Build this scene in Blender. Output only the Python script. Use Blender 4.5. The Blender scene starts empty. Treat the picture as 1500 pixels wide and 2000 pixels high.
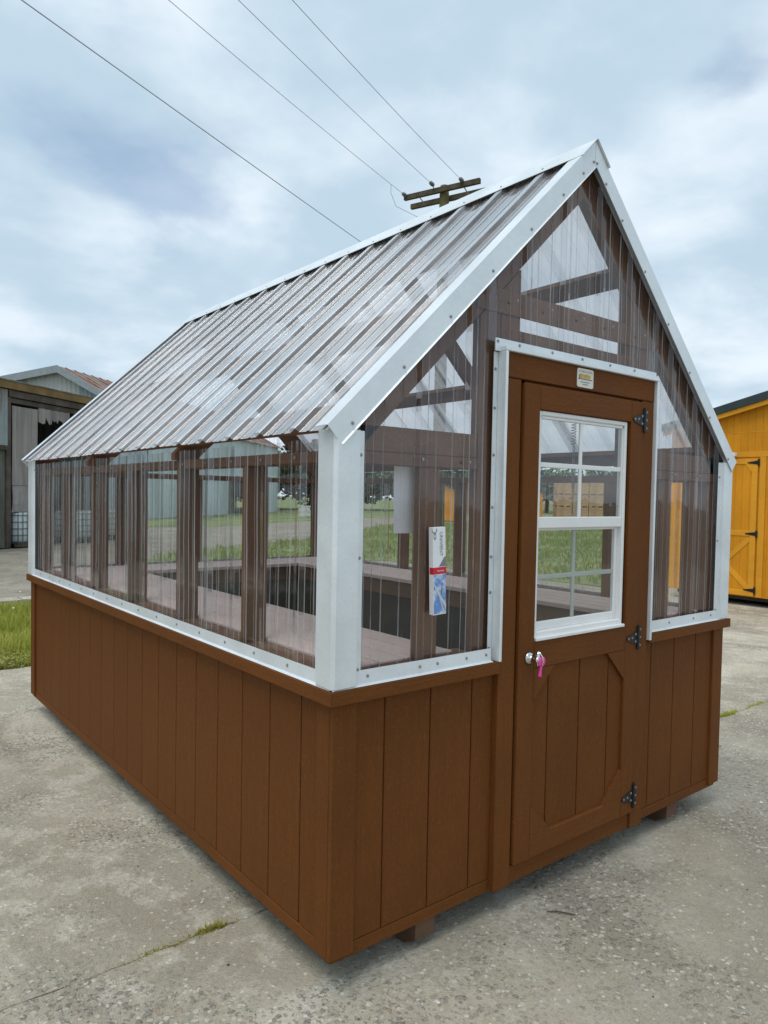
import bpy, math, random
from mathutils import Vector, Matrix
random.seed(7)
R = math.radians
sc = bpy.context.scene
col = sc.collection

# ------------------------------------------------------------------ camera
CAM = Vector((-1.2565, -1.7972, 1.4634)); YAW, PITCH, ROLL, FPX = .6763, -.0349, .0186, 1416.1
fw = Vector((math.sin(YAW)*math.cos(PITCH), math.cos(YAW)*math.cos(PITCH), math.sin(PITCH)))
rt0 = Vector((math.cos(YAW), -math.sin(YAW), 0)); up0 = rt0.cross(fw)
rt = rt0*math.cos(ROLL)+up0*math.sin(ROLL); upv = up0*math.cos(ROLL)-rt0*math.sin(ROLL)
cd = bpy.data.cameras.new('camera'); cam = bpy.data.objects.new('camera', cd); col.objects.link(cam)
cam.matrix_world = Matrix(((rt.x, upv.x, -fw.x, CAM.x), (rt.y, upv.y, -fw.y, CAM.y), (rt.z, upv.z, -fw.z, CAM.z), (0, 0, 0, 1)))
cd.sensor_fit = 'HORIZONTAL'; cd.sensor_width = 36; cd.lens = 36*FPX/1500
cd.shift_y = 18.64/1500; cd.clip_start = .05; cd.clip_end = 3000
sc.camera = cam

# ------------------------------------------------------------------ sky, sun, exposure
SUN_EL, SUN_AZ = R(68), R(262)      # azimuth clockwise from +y: the sun stands behind thin cloud to the left of the camera
w = bpy.data.worlds.new('World'); sc.world = w; w.use_nodes = True
nt = w.node_tree; nt.nodes.clear(); N = nt.nodes.new; LK = nt.links.new
def wmath(op, a, b=None, clamp=False):
    n = N('ShaderNodeMath'); n.operation = op; n.use_clamp = clamp
    for i, v in enumerate((a, b)):
        if v is None: continue
        if isinstance(v, (int, float)): n.inputs[i].default_value = v
        else: LK(v, n.inputs[i])
    return n.outputs[0]
wo = N('ShaderNodeOutputWorld'); bg = N('ShaderNodeBackground'); bg.inputs[1].default_value = .1
sky = N('ShaderNodeTexSky'); sky.sky_type = 'NISHITA'; sky.sun_disc = False; sky.sun_elevation = SUN_EL; sky.sun_rotation = SUN_AZ
sky.air_density = 1.0; sky.dust_density = .3; sky.ozone_density = 2.5
tc = N('ShaderNodeTexCoord'); sp = N('ShaderNodeSeparateXYZ'); LK(tc.outputs['Generated'], sp.inputs[0])
zz = wmath('ADD', wmath('MAXIMUM', sp.outputs[2], 0.0), .22)
cb = N('ShaderNodeCombineXYZ'); LK(wmath('DIVIDE', sp.outputs[0], zz), cb.inputs[0]); LK(wmath('DIVIDE', sp.outputs[1], zz), cb.inputs[1]); cb.inputs[2].default_value = 3.7
def wnoise(scale, detail, rough, off, dist=.3):
    m = N('ShaderNodeMapping'); LK(cb.outputs[0], m.inputs[0]); m.inputs[1].default_value = off
    n = N('ShaderNodeTexNoise'); n.inputs['Scale'].default_value = scale; n.inputs['Detail'].default_value = detail
    n.inputs['Roughness'].default_value = rough; n.inputs['Distortion'].default_value = dist; LK(m.outputs[0], n.inputs['Vector']); return n.outputs[0]
n1 = wnoise(1.25, 6, .52, (4.3, 1.7, 0)); n2 = wnoise(2.4, 8, .52, (1.1, 9.4, 2), .1); n3 = wnoise(.62, 3, .45, (7.7, 2.2, 5))
cover = N('ShaderNodeMapRange'); cover.interpolation_type = 'SMOOTHSTEP'; LK(n1, cover.inputs[0])
cover.inputs[1].default_value = .30; cover.inputs[2].default_value = .44; cover.inputs[3].default_value = .55; cover.inputs[4].default_value = 1
shade = N('ShaderNodeMapRange'); shade.interpolation_type = 'SMOOTHSTEP'
LK(wmath('ADD', wmath('MULTIPLY', n2, .55), wmath('MULTIPLY', n3, .45)), shade.inputs[0]); shade.inputs[1].default_value = .41; shade.inputs[2].default_value = .61
cr = N('ShaderNodeMix'); cr.data_type = 'RGBA'; LK(shade.outputs[0], cr.inputs[0])
cr.inputs[6].default_value = (4.55, 5.85, 6.95, 1); cr.inputs[7].default_value = (7.2, 8.05, 8.8, 1)
mx = N('ShaderNodeMix'); mx.data_type = 'RGBA'; LK(cover.outputs[0], mx.inputs[0]); tn = N('ShaderNodeMix'); tn.data_type = 'RGBA'; tn.blend_type = 'MULTIPLY'; tn.inputs[0].default_value = 1; LK(sky.outputs[0], tn.inputs[6]); tn.inputs[7].default_value = (.75, 1.0, 1.12, 1); LK(tn.outputs[2], mx.inputs[6]); LK(cr.outputs[2], mx.inputs[7])
LK(mx.outputs[2], bg.inputs[0]); LK(bg.outputs[0], wo.inputs[0])
sd = bpy.data.lights.new('sun', 'SUN'); sd.energy = 1.5; sd.angle = R(40); sd.color = (1, .965, .9)
sun = bpy.data.objects.new('sun', sd); col.objects.link(sun)
sdir = Vector((math.sin(SUN_AZ)*math.cos(SUN_EL), math.cos(SUN_AZ)*math.cos(SUN_EL), math.sin(SUN_EL)))
sun.rotation_euler = (-sdir).to_track_quat('-Z', 'Y').to_euler()
vs = sc.view_settings; vs.view_transform = 'Standard'; vs.look = 'None'; vs.gamma = 1; vs.use_curve_mapping = False; vs.exposure = 0.24
cy = sc.cycles; cy.transparent_max_bounces = 40; cy.max_bounces = 10; cy.diffuse_bounces = 4; cy.glossy_bounces = 4; cy.transmission_bounces = 8
cy.use_denoising = True; cy.caustics_reflective = False; cy.caustics_refractive = False

# ------------------------------------------------------------------ materials
class Mt:
    def __init__(s, name):
        s.m = bpy.data.materials.new(name); s.m.use_nodes = True; s.t = s.m.node_tree; s.t.nodes.clear()
        s.o = s.n('ShaderNodeOutputMaterial'); s.tc = s.n('ShaderNodeTexCoord')
    def n(s, k): return s.t.nodes.new(k)
    def l(s, a, b): s.t.links.new(a, b)
    def put(s, sock, v):
        if isinstance(v, bpy.types.NodeSocket): s.l(v, sock)
        elif isinstance(v, tuple) and len(v) == 3 and len(sock.default_value) == 4: sock.default_value = (*v, 1)
        else: sock.default_value = v
    def noise(s, scale, detail=4, rough=.55, stretch=(1, 1, 1), dist=0, coord='Object'):
        mp = s.n('ShaderNodeMapping'); s.l(s.tc.outputs[coord], mp.inputs[0]); mp.inputs[3].default_value = stretch
        n = s.n('ShaderNodeTexNoise'); s.l(mp.outputs[0], n.inputs['Vector']); n.inputs['Scale'].default_value = scale
        n.inputs['Detail'].default_value = detail; n.inputs['Roughness'].default_value = rough; n.inputs['Distortion'].default_value = dist
        return n.outputs[0]
    def vor(s, scale, feature='F1', out=0, stretch=(1, 1, 1)):
        mp = s.n('ShaderNodeMapping'); s.l(s.tc.outputs['Object'], mp.inputs[0]); mp.inputs[3].default_value = stretch
        n = s.n('ShaderNodeTexVoronoi'); n.feature = feature; s.l(mp.outputs[0], n.inputs['Vector']); n.inputs['Scale'].default_value = scale
        return n.outputs[out]
    def ramp(s, v, a, b, lo=0., hi=1.):
        n = s.n('ShaderNodeMapRange'); n.interpolation_type = 'SMOOTHSTEP'; s.l(v, n.inputs[0])
        for i, q in enumerate((a, b, lo, hi)): n.inputs[i+1].default_value = q
        return n.outputs[0]
    def mix(s, f, a, b, mode='MIX'):
        n = s.n('ShaderNodeMix'); n.data_type = 'RGBA'; n.blend_type = mode
        s.put(n.inputs[0], f); s.put(n.inputs[6], a); s.put(n.inputs[7], b); return n.outputs[2]
    def math(s, op, a, b=0.):
        n = s.n('ShaderNodeMath'); n.operation = op; s.put(n.inputs[0], a); s.put(n.inputs[1], b); return n.outputs[0]
    def bump(s, h, strength=.3, dist=.01, normal=None):
        n = s.n('ShaderNodeBump'); s.l(h, n.inputs['Height']); n.inputs['Strength'].default_value = strength; n.inputs['Distance'].default_value = dist
        if normal: s.l(normal, n.inputs['Normal'])
        return n.outputs[0]
    def bsdf(s, color, rough=.6, metal=0., normal=None, spec=.5, **kw):
        b = s.n('ShaderNodeBsdfPrincipled'); s.put(b.inputs['Base Color'], color); s.put(b.inputs['Roughness'], rough); s.put(b.inputs['Metallic'], metal)
        s.put(b.inputs['Specular IOR Level'], spec)
        for k, v in kw.items(): s.put(b.inputs[k], v)
        if normal: s.l(normal, b.inputs['Normal'])
        s.l(b.outputs[0], s.o.inputs[0]); s.b = b; return s.m
def plain(name, c, rough=.6, metal=0., var=.12, scale=6, bump=.0, spec=.5):
    t = Mt(name); n = t.noise(scale, 5)
    d = tuple(x*(1-var) for x in c); e = tuple(min(1, x*(1+var)) for x in c)
    nm = t.bump(t.noise(scale*9, 5), bump, .004) if bump else None
    return t.bsdf(t.mix(t.ramp(n, .3, .7), d, e), rough, metal, nm, spec)
def painted_wood(name, c, grain_axis='z', rough=.55, depth=.35, var=.1):
    t = Mt(name)
    st = {'z': (30, 30, 1.6), 'x': (1.6, 30, 30), 'y': (30, 1.6, 30)}[grain_axis]
    g = t.noise(3.2, 8, .65, st, .9); b = t.noise(2.2, 4, .5); f = t.noise(95, 4, .6)
    d = tuple(x*(1-var) for x in c); e = tuple(x*(1+var) for x in c)
    c0 = t.mix(t.ramp(b, .3, .7), d, e); c1 = t.mix(t.math('MULTIPLY', t.ramp(g, .42, .62), .3), c0, tuple(x*.72 for x in c))
    c1 = t.mix(t.math('MULTIPLY', t.ramp(f, .52, .72), .26), c1, tuple(min(1, x*1.7+.02) for x in c))
    oi = t.n('ShaderNodeObjectInfo'); c1 = t.mix(t.math('MULTIPLY', oi.outputs['Random'], .16), c1, tuple(x*.6 for x in c))
    h = t.math('ADD', t.math('MULTIPLY', g, 1.4), t.math('MULTIPLY', f, .7))
    return t.bsdf(c1, t.ramp(b, .2, .8, rough+.02, rough+.16), 0, t.bump(h, depth*1.6, .004), .13)
BR = (.152, .0520, .0115)
M = {}
M['brown'] = painted_wood('brown_siding_paint', BR, 'z')
M['brown_h'] = painted_wood('brown_trim_paint', BR, 'x')
M['brown_y'] = painted_wood('brown_ledge_paint', BR, 'y')
M['frame'] = painted_wood('brown_stained_framing', (.170, .088, .053), 'z', .6, .3, .14)
M['frame_x'] = painted_wood('brown_stained_framing_across', (.170, .088, .053), 'x', .6, .3, .14)
M['frame_y'] = painted_wood('brown_stained_framing_along', (.170, .088, .053), 'y', .6, .3, .14)
M['deck'] = painted_wood('pinkish_bench_boards', (.64, .50, .455), 'y', .6, .2, .07)
M['deck_x'] = painted_wood('pinkish_bench_boards_across', (.64, .50, .455), 'x', .6, .2, .07)
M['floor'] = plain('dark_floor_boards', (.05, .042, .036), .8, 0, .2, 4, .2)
M['skid'] = plain('red_brown_skid_timber', (.11, .055, .03), .8, 0, .25, 9, .3)
M['liner'] = plain('black_liner', (.018, .018, .019), .6, 0, .3, 8, .15)  # black lining, also standing for the shade under the benches
def metal_trim(name, c):
    t = Mt(name); n = t.noise(5, 5); v = t.vor(120, 'F1', 1); s = t.noise(1.6, 3, .5, (1, 1, .4))
    sepc = t.n('ShaderNodeSeparateColor'); t.l(v, sepc.inputs[0])
    c0 = t.mix(t.ramp(n, .3, .7), tuple(x*.93 for x in c), tuple(min(1, x*1.05) for x in c))
    c1 = t.mix(t.math('MULTIPLY', sepc.outputs[0], .11), c0, (.45, .5, .53))
    c1 = t.mix(t.math('MULTIPLY', t.ramp(s, .5, .75), .2), c1, (.48, .52, .53))
    return t.bsdf(c1, t.ramp(n, .2, .8, .32, .44), .28, t.bump(t.noise(3, 3), .12, .006), .5)
M['metal'] = metal_trim('white_coated_steel', (.80, .845, .865))
M['screw'] = plain('zinc_screw', (.36, .36, .36), .35, .8)
M['black'] = plain('black_hinge_steel', (.012, .012, .013), .45, .2)
M['chrome'] = plain('chrome', (.7, .7, .7), .12, 1.)
M['pink'] = plain('hot_pink_plastic', (.85, .06, .36), .4)
M['vinyl'] = plain('white_vinyl', (.8, .8, .79), .35, 0, .03)
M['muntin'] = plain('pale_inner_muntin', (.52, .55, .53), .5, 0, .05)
M['paper'] = plain('white_paper', (.88, .88, .92), .8, 0, .05, 12)
M['white'] = plain('white_card', (.82, .83, .85), .5, 0, .03)
def clear(name, tint, rough, haze, refr, lo=.5, hi=1.6, f0=.045, both=True, wav=.06):
    t = Mt(name); g = t.n('ShaderNodeNewGeometry')
    dp = t.n('ShaderNodeVectorMath'); dp.operation = 'DOT_PRODUCT'; t.l(g.outputs['Incoming'], dp.inputs[0]); t.l(g.outputs['Normal'], dp.inputs[1])
    k = t.math('SUBTRACT', 1., t.math('ABSOLUTE', dp.outputs['Value'])); p5 = t.math('POWER', k, 5.)
    r1 = t.math('ADD', f0, t.math('MULTIPLY', p5, 1-f0))
    r2 = t.math('DIVIDE', t.math('MULTIPLY', r1, 2.), t.math('ADD', r1, 1.))       # both faces of the thin sheet
    r2 = r2 if both else r1
    tr = t.n('ShaderNodeBsdfTransparent'); tr.inputs[0].default_value = (*tint, 1)
    base = tr.outputs[0]
    if refr:
        rf = t.n('ShaderNodeBsdfRefraction'); rf.inputs['IOR'].default_value = 1.09; rf.inputs['Roughness'].default_value = .12; rf.inputs[0].default_value = (*tint, 1)
        m0 = t.n('ShaderNodeMixShader'); m0.inputs[0].default_value = refr; t.l(base, m0.inputs[1]); t.l(rf.outputs[0], m0.inputs[2]); base = m0.outputs[0]
    df = t.n('ShaderNodeBsdfTranslucent'); df.inputs[0].default_value = (.8, .82, .84, 1)
    d2 = t.n('ShaderNodeBsdfDiffuse'); d2.inputs[0].default_value = (.8, .82, .84, 1)
    md = t.n('ShaderNodeMixShader'); md.inputs[0].default_value = .5; t.l(df.outputs[0], md.inputs[1]); t.l(d2.outputs[0], md.inputs[2])
    dust_sheen = t.ramp(t.noise(3.5, 6, .6, (1, 1, .35)), .35, .8, haze*lo, haze*hi)  # dust veil; larger amounts paint sheen and highlights in diffuse white
    m1 = t.n('ShaderNodeMixShader'); t.l(dust_sheen, m1.inputs[0]); t.l(base, m1.inputs[1]); t.l(md.outputs[0], m1.inputs[2])
    gl = t.n('ShaderNodeBsdfGlossy'); gl.inputs['Roughness'].default_value = rough; gl.inputs[0].default_value = (1, 1, 1, 1)
    t.l(t.bump(t.noise(9, 3, .5), wav, .01), gl.inputs['Normal'])
    m2 = t.n('ShaderNodeMixShader'); t.l(r2, m2.inputs[0]); t.l(m1.outputs[0], m2.inputs[1]); t.l(gl.outputs[0], m2.inputs[2])
    t.l(m2.outputs[0], t.o.inputs[0]); return t.m
M['clear'] = clear('clear_polycarbonate', (.965, .97, .972), .05, .010, 0, f0=.06, both=False)
M['bend'] = clear('clear_polycarbonate_rib', (.93, .94, .95), .10, .04, .25, both=False)
M['edge'] = clear('clear_polycarbonate_fold_highlight', (.90, .91, .92), .2, .44, .1, both=False)  # whitened folds: streak highlights painted into the sheet
M['roof'] = clear('roof_polycarbonate_sky_sheen', (.96, .95, .965), .08, .57, 0, .8, 1.15, f0=.06, wav=.012)  # white mixed in to stand for sky reflection on the pans
M['roof_bend'] = clear('roof_polycarbonate_rib_shaded', (.70, .68, .70), .14, .32, .0, wav=.012)  # darker tint: shade of the rib sides put into the colour
M['roof_edge'] = clear('roof_polycarbonate_rib_lit', (.88, .88, .90), .14, .72, .0, .9, 1.1, f0=.07, wav=.01)  # whiter copy: brightness of the rib tops put into the colour
M['glass'] = clear('window_glass', (.90, .93, .92), .0, .004, 0)

# ------------------------------------------------------------------ mesh helpers
WL = {}          # world position of every object's own origin
class MB:
    def __init__(s): s.v = []; s.f = []; s.mi = []
    def add(s, vs, fs, mi=0):
        k = len(s.v); s.v += [tuple(p) for p in vs]
        for f in fs: s.f.append([i+k for i in f]); s.mi.append(mi)
        return s
    def box(s, x0, x1, y0, y1, z0, z1, c=.0025, mi=0):
        c = min(c, (x1-x0)*.45, (y1-y0)*.45, (z1-z0)*.45)
        if c <= 0:
            vs = [(x, y, z) for x in (x0, x1) for y in (y0, y1) for z in (z0, z1)]
            return s.add(vs, [(0, 1, 3, 2), (4, 6, 7, 5), (0, 4, 5, 1), (2, 3, 7, 6), (0, 2, 6, 4), (1, 5, 7, 3)], mi)
        vs = []; idx = {}
        for i, (x, sx) in enumerate(((x0, 1), (x1, -1))):
            for j, (y, sy) in enumerate(((y0, 1), (y1, -1))):
                for k, (z, sz) in enumerate(((z0, 1), (z1, -1))):
                    for a, p in enumerate(((x, y+sy*c, z+sz*c), (x+sx*c, y, z+sz*c), (x+sx*c, y+sy*c, z))):
                        idx[i, j, k, a] = len(vs); vs.append(p)
        g = lambda *t: idx[t]; fs = []
        for a in range(3):
            for e in (0, 1):
                q = []
                for (u, v) in ((0, 0), (1, 0), (1, 1), (0, 1)):
                    t = [0, 0, 0]; t[a] = e; t[(a+1) % 3] = u; t[(a+2) % 3] = v; q.append(g(*t, a))
                fs.append(q if e else q[::-1])
        for a in range(3):
            b, d = (a+1) % 3, (a+2) % 3
            for u in (0, 1):
                for v in (0, 1):
                    t0 = [0, 0, 0]; t0[b] = u; t0[d] = v; t1 = t0[:]; t1[a] = 1
                    q = [g(*t0, b), g(*t0, d), g(*t1, d), g(*t1, b)]; fs.append(q if (u+v) % 2 else q[::-1])
        for i in (0, 1):
            for j in (0, 1):
                for k in (0, 1):
                    q = [g(i, j, k, 0), g(i, j, k, 1), g(i, j, k, 2)]; fs.append(q if (i+j+k) % 2 else q[::-1])
        return s.add(vs, fs, mi)
    def prism(s, poly, vec, mi=0):
        n = len(poly); vec = Vector(vec)
        vs = [Vector(p) for p in poly]+[Vector(p)+vec for p in poly]
        fs = [list(range(n))[::-1], list(range(n, 2*n))]+[(i, (i+1) % n, n+(i+1) % n, n+i) for i in range(n)]
        return s.add(vs, fs, mi)
    def strip(s, pts, vec, th, mi=0):
        """a bent sheet: polyline pts (list of 3-D), given thickness th (a function of index -> offset vector), swept along vec"""
        n = len(pts); vec = Vector(vec); a = [Vector(p) for p in pts]; d = vec.normalized(); off = []
        for i in range(n):
            t = (a[min(i+1, n-1)]-a[max(i-1, 0)]).normalized(); off.append(t.cross(d).normalized()*th)
        poly = a+[a[i]+off[i] for i in range(n-1, -1, -1)]
        k = len(s.v); m = 2*n
        s.v += [tuple(p) for p in poly]+[tuple(p+vec) for p in poly]
        for i in range(m): s.f.append([k+i, k+(i+1) % m, k+m+(i+1) % m, k+m+i]); s.mi.append(mi)
        for i in range(n-1):
            q = [k+i, k+i+1, k+m-2-i, k+m-1-i]; s.f.append(q[::-1]); s.mi.append(mi); s.f.append([x+m for x in q]); s.mi.append(mi)
        return s
    def tube(s, path, r, n=8, caps=True, mi=0):
        path = [Vector(p) for p in path]; rr = r if isinstance(r, (list, tuple)) else [r]*len(path); k0 = len(s.v)
        prev = None
        for i, p in enumerate(path):
            t = (path[min(i+1, len(path)-1)]-path[max(i-1, 0)]).normalized()
            if prev is None: prev = t.orthogonal().normalized()
            u = (prev-t*prev.dot(t)).normalized(); prev = u; v = t.cross(u)
            for j in range(n):
                a = 2*math.pi*j/n; s.v.append(tuple(p+(u*math.cos(a)+v*math.sin(a))*rr[i]))
        for i in range(len(path)-1):
            for j in range(n):
                a = k0+i*n+j; b = k0+i*n+(j+1) % n; s.f.append([a, b, b+n, a+n]); s.mi.append(mi)
        if caps:
            s.f.append([k0+j for j in range(n)][::-1]); s.mi.append(mi)
            e = k0+(len(path)-1)*n; s.f.append([e+j for j in range(n)]); s.mi.append(mi)
        return s
    def lathe(s, c, axis, prof, n=12, mi=0):
        c = Vector(c); ax = Vector(axis).normalized(); u = ax.orthogonal().normalized(); v = ax.cross(u); k0 = len(s.v)
        for (r, h) in prof:
            for j in range(n):
                a = 2*math.pi*j/n; s.v.append(tuple(c+ax*h+(u*math.cos(a)+v*math.sin(a))*r))
        for i in range(len(prof)-1):
            for j in range(n):
                a = k0+i*n+j; b = k0+i*n+(j+1) % n; s.f.append([a, b, b+n, a+n]); s.mi.append(mi)
        s.f.append([k0+j for j in range(n)][::-1]); s.mi.append(mi)
        e = k0+(len(prof)-1)*n; s.f.append([e+j for j in range(n)]); s.mi.append(mi)
        return s
    def grid(s, fn, us, vsq, mi=None):
        k0 = len(s.v); nv = len(vsq)
        for u in us:
            for v in vsq: s.v.append(tuple(fn(u, v)))
        for i in range(len(us)-1):
            for j in range(nv-1):
                a = k0+i*nv+j; s.f.append([a, a+1, a+nv+1, a+nv]); s.mi.append(mi(i) if mi else 0)
        return s
    def mesh(s, name, mats, origin=(0, 0, 0), smooth=False):
        me = bpy.data.meshes.new(name); o = origin
        me.from_pydata([(x-o[0], y-o[1], z-o[2]) for x, y, z in s.v], [], s.f)
        for m in (mats if isinstance(mats, (list, tuple)) else [mats]): me.materials.append(m)
        if any(s.mi): me.polygons.foreach_set('material_index', s.mi)
        if smooth: me.polygons.foreach_set('use_smooth', [True]*len(s.f))
        me.update(); return me
    def build(s, name, mats, parent=None, smooth=False, at=None):
        base = WL[parent.name] if parent else Vector((0, 0, 0))
        org = Vector(at) if at is not None else base
        me = s.mesh(name, mats, org, smooth)
        return link(name, me, parent, org)
def link(name, me, parent=None, at=(0, 0, 0)):
    o = bpy.data.objects.new(name, me); col.objects.link(o); at = Vector(at)
    if parent: o.parent = parent; o.location = at-WL[parent.name]
    else: o.location = at
    WL[o.name] = at; return o
def thing(name, label, cat, loc, group=None):
    o = bpy.data.objects.new(name, None); col.objects.link(o); o.location = loc; o.empty_display_size = .2
    WL[o.name] = Vector(loc); return tag(o, label, cat, group)
def tag(o, label=None, cat=None, group=None, kind=None):
    if label: o['label'] = label
    if cat: o['category'] = cat
    if group: o['group'] = group
    if kind: o['kind'] = kind
    return o
def bar(name, mat, parent, *b, c=.003): return MB().box(*b, c=c).build(name, mat, parent)
def text_polys(txt, size):
    cu = bpy.data.curves.new('lettering', 'FONT'); cu.body = txt; cu.size = size; cu.align_x = 'CENTER'; cu.align_y = 'CENTER'; cu.resolution_u = 3
    o = bpy.data.objects.new('lettering', cu); col.objects.link(o); bpy.context.view_layer.update()
    me = o.evaluated_get(bpy.context.evaluated_depsgraph_get()).to_mesh()
    r = [tuple(v.co) for v in me.vertices], [tuple(p.vertices) for p in me.polygons]
    bpy.data.objects.remove(o); bpy.data.curves.remove(cu); return r

# ------------------------------------------------------------------ ground
G = -.10
def concrete(name, tone):
    t = Mt(name)
    big = t.noise(.5, 5, .6); mid = t.noise(1.7, 7, .66, (1, 1, 1), .7); m2 = t.noise(6, 7, .68); fine = t.noise(170, 4, .7); grit = t.noise(42, 6, .72)
    k = lambda c: tuple(x*tone for x in c)
    c0 = t.mix(t.ramp(big, .36, .64), k((.275, .240, .178)), k((.47, .425, .335)))
    c0 = t.mix(t.math('MULTIPLY', t.ramp(mid, .46, .62), .65), c0, k((.31, .278, .215)))
    c0 = t.mix(t.math('MULTIPLY', t.ramp(m2, .48, .60), .55), c0, k((.51, .47, .395)))
    stain = t.ramp(t.noise(.9, 6, .62, (1.5, .7, 1), 1.), .53, .66); c0 = t.mix(t.math('MULTIPLY', stain, .7), c0, k((.205, .18, .14)))
    tan = t.ramp(t.noise(.75, 4, .55, (1, 1.6, 1), .5), .52, .68); c0 = t.mix(t.math('MULTIPLY', tan, .38), c0, k((.44, .36, .25)))
    sx_ = t.n('ShaderNodeSeparateXYZ'); t.l(t.tc.outputs['Object'], sx_.inputs[0]); wv = t.math('MULTIPLY', t.noise(1.3, 5, .6), 1.6)
    dd = t.math('ADD', t.math('SUBTRACT', t.math('MULTIPLY', sx_.outputs[0], .25), sx_.outputs[1]), wv)
    c0 = t.mix(t.ramp(dd, .7, 1.9, 0., .75), c0, k((.232, .205, .158)))
    worn = t.ramp(t.noise(1.25, 6, .62), .43, .60, .12, 1.)
    vc = t.vor(50, 'F1', 1); sepc = t.n('ShaderNodeSeparateColor'); t.l(vc, sepc.inputs[0]); vd = t.vor(50, 'F1', 0)
    stone = t.math('MULTIPLY', t.math('MULTIPLY', t.ramp(vd, .58, .42), worn), t.ramp(sepc.outputs[2], .48, .62))
    sc_ = t.mix(t.ramp(sepc.outputs[0], .15, .85), k((.13, .115, .10)), k((.54, .50, .42)))
    sc_ = t.mix(t.ramp(sepc.outputs[1], .70, .95, 0., .7), sc_, k((.33, .20, .12)))
    c1 = t.mix(t.math('MULTIPLY', stone, .75), c0, sc_)
    v2 = t.vor(105, 'F1', 1); s2 = t.n('ShaderNodeSeparateColor'); t.l(v2, s2.inputs[0])
    c1 = t.mix(t.math('MULTIPLY', t.math('MULTIPLY', t.ramp(s2.outputs[0], .80, .88), worn), .6), c1, k((.10, .088, .075)))
    c1 = t.mix(t.math('MULTIPLY', t.ramp(s2.outputs[1], .975, .985), .5), c1, k((.72, .69, .62)))
    c1 = t.mix(t.math('MULTIPLY', t.ramp(grit, .46, .68), .55), c1, k((.215, .2, .17)))
    c1 = t.mix(t.math('MULTIPLY', t.ramp(fine, .48, .66), .4), c1, k((.54, .50, .42)))
    h = t.math('ADD', t.math('MULTIPLY', stone, .5), t.math('ADD', t.math('MULTIPLY', fine, .5), t.math('MULTIPLY', grit, 1.3)))
    nm = t.bump(h, .9, .010, t.bump(t.noise(3.5, 5, .6), .4, .05))
    return t.bsdf(c1, .88, 0, nm, .25)
M['concrete'] = concrete('weathered_concrete', 1.33)
M['gravel'] = concrete('grey_gravel', .78)
M['soil'] = plain('soil', (.085, .075, .035), .95, 0, .4, 3, .6)
M['joint'] = plain('joint_dirt', (.05, .045, .035), .95, 0, .4, 20, .5)
gd = tag(MB().box(-400, 500, -300, 600, -.4, G-.03, 0).build('ground', M['gravel']), kind='structure')
random.seed(11)
def jitter_line(x0, x1, y, step, amp):
    pts = []; x = x0; off = 0
    while x < x1: off = off*.7+random.uniform(-amp, amp); pts.append((x, y+off)); x += step*random.uniform(.6, 1.4)
    pts.append((x1, y)); return pts
J = [(x, y+.17*max(0, min(1, (x-.3)/3.6))) for x, y in jitter_line(-9, 14, .555, .07, .009)]
def slab(name, lower, upper):
    poly = [(x, y, G) for x, y in lower]+[(x, y, G) for x, y in reversed(upper)]
    mb = MB(); mb.prism([(x, y, z-.028) for x, y, z in poly], (0, 0, .028)); return tag(mb.build(name, M['concrete']), kind='structure')
slab('concrete_slab', [(-9, -12), (14, -12)], [(x, y-.001-max(0, random.gauss(0, .003))) for x, y in J])
slab('concrete_slab', [(x, y+.0006+max(0, random.gauss(0, .0022))) for x, y in J], jitter_line(-9, 14, 5.14, .3, .05))
tag(MB().box(-9, 14, .4, .9, G-.03, G-.0265, 0).build('joint_bed', M['joint']), kind='structure')
tag(MB().box(-9, 5.2, 5.05, 9.06, G-.03, G-.018, 0).build('verge_soil', M['soil']), kind='structure')
kb = MB()
for i in range(9):
    x = -6+i*1.42; kb.prism([(x, 9.02+random.uniform(-.05, .03), G-.03), (x+1.40, 9.0+random.uniform(-.05, .03), G-.03), (x+1.40, 9.34+random.uniform(-.06, .08), G-.03), (x, 9.32+random.uniform(-.06, .08), G-.03)], (0, 0, .075+random.uniform(-.012, .012)))
tag(kb.build('broken_kerb', M['concrete']), kind='structure')
FP = [(4.5, 14.2), (10.0, 12.2), (10.2, 5.4), (60, 0), (60, 34), (24, 29.5), (14.5, 21), (6.5, 16.6)]
M['field'] = plain('field_turf', (.17, .205, .07), .95, 0, .35, .6, .6)
tag(MB().prism([*[(x, y, G-.028) for x, y in FP]], (0, 0, .012)).build('field', M['field']), kind='structure')
tag(MB().prism([(2, 31, G-.028), (14, 30, G-.028), (30, 40, G-.028), (60, 44, G-.028), (200, 60, G-.028), (200, 300, G-.028), (0, 300, G-.028)], (0, 0, .012)).build('far_field', M['field']), kind='structure')
# ------------------------------------------------------------------ greenhouse
W, L, HL, TH, E = 2.44, 3.744, .826, .042, .024
SID = .014
gh = thing('greenhouse', 'brown greenhouse with clear corrugated walls and roof and white metal trim', 'greenhouse', (W/2, L/2, G))
# skids
for x0 in (.375, 1.985):
    mb = MB().prism([(x0, .022, .0-.004), (x0, .022, -.062), (x0, .085, G+.002), (x0, L-.06, G+.002), (x0, L-.02, -.06), (x0, L-.02, -.004)], (.089, 0, 0))
    mb.build('skid', M['skid'], gh)
bar('floor_deck', M['floor'], gh, .03, W-.03, .03, L-.03, .0, .03)
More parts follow.
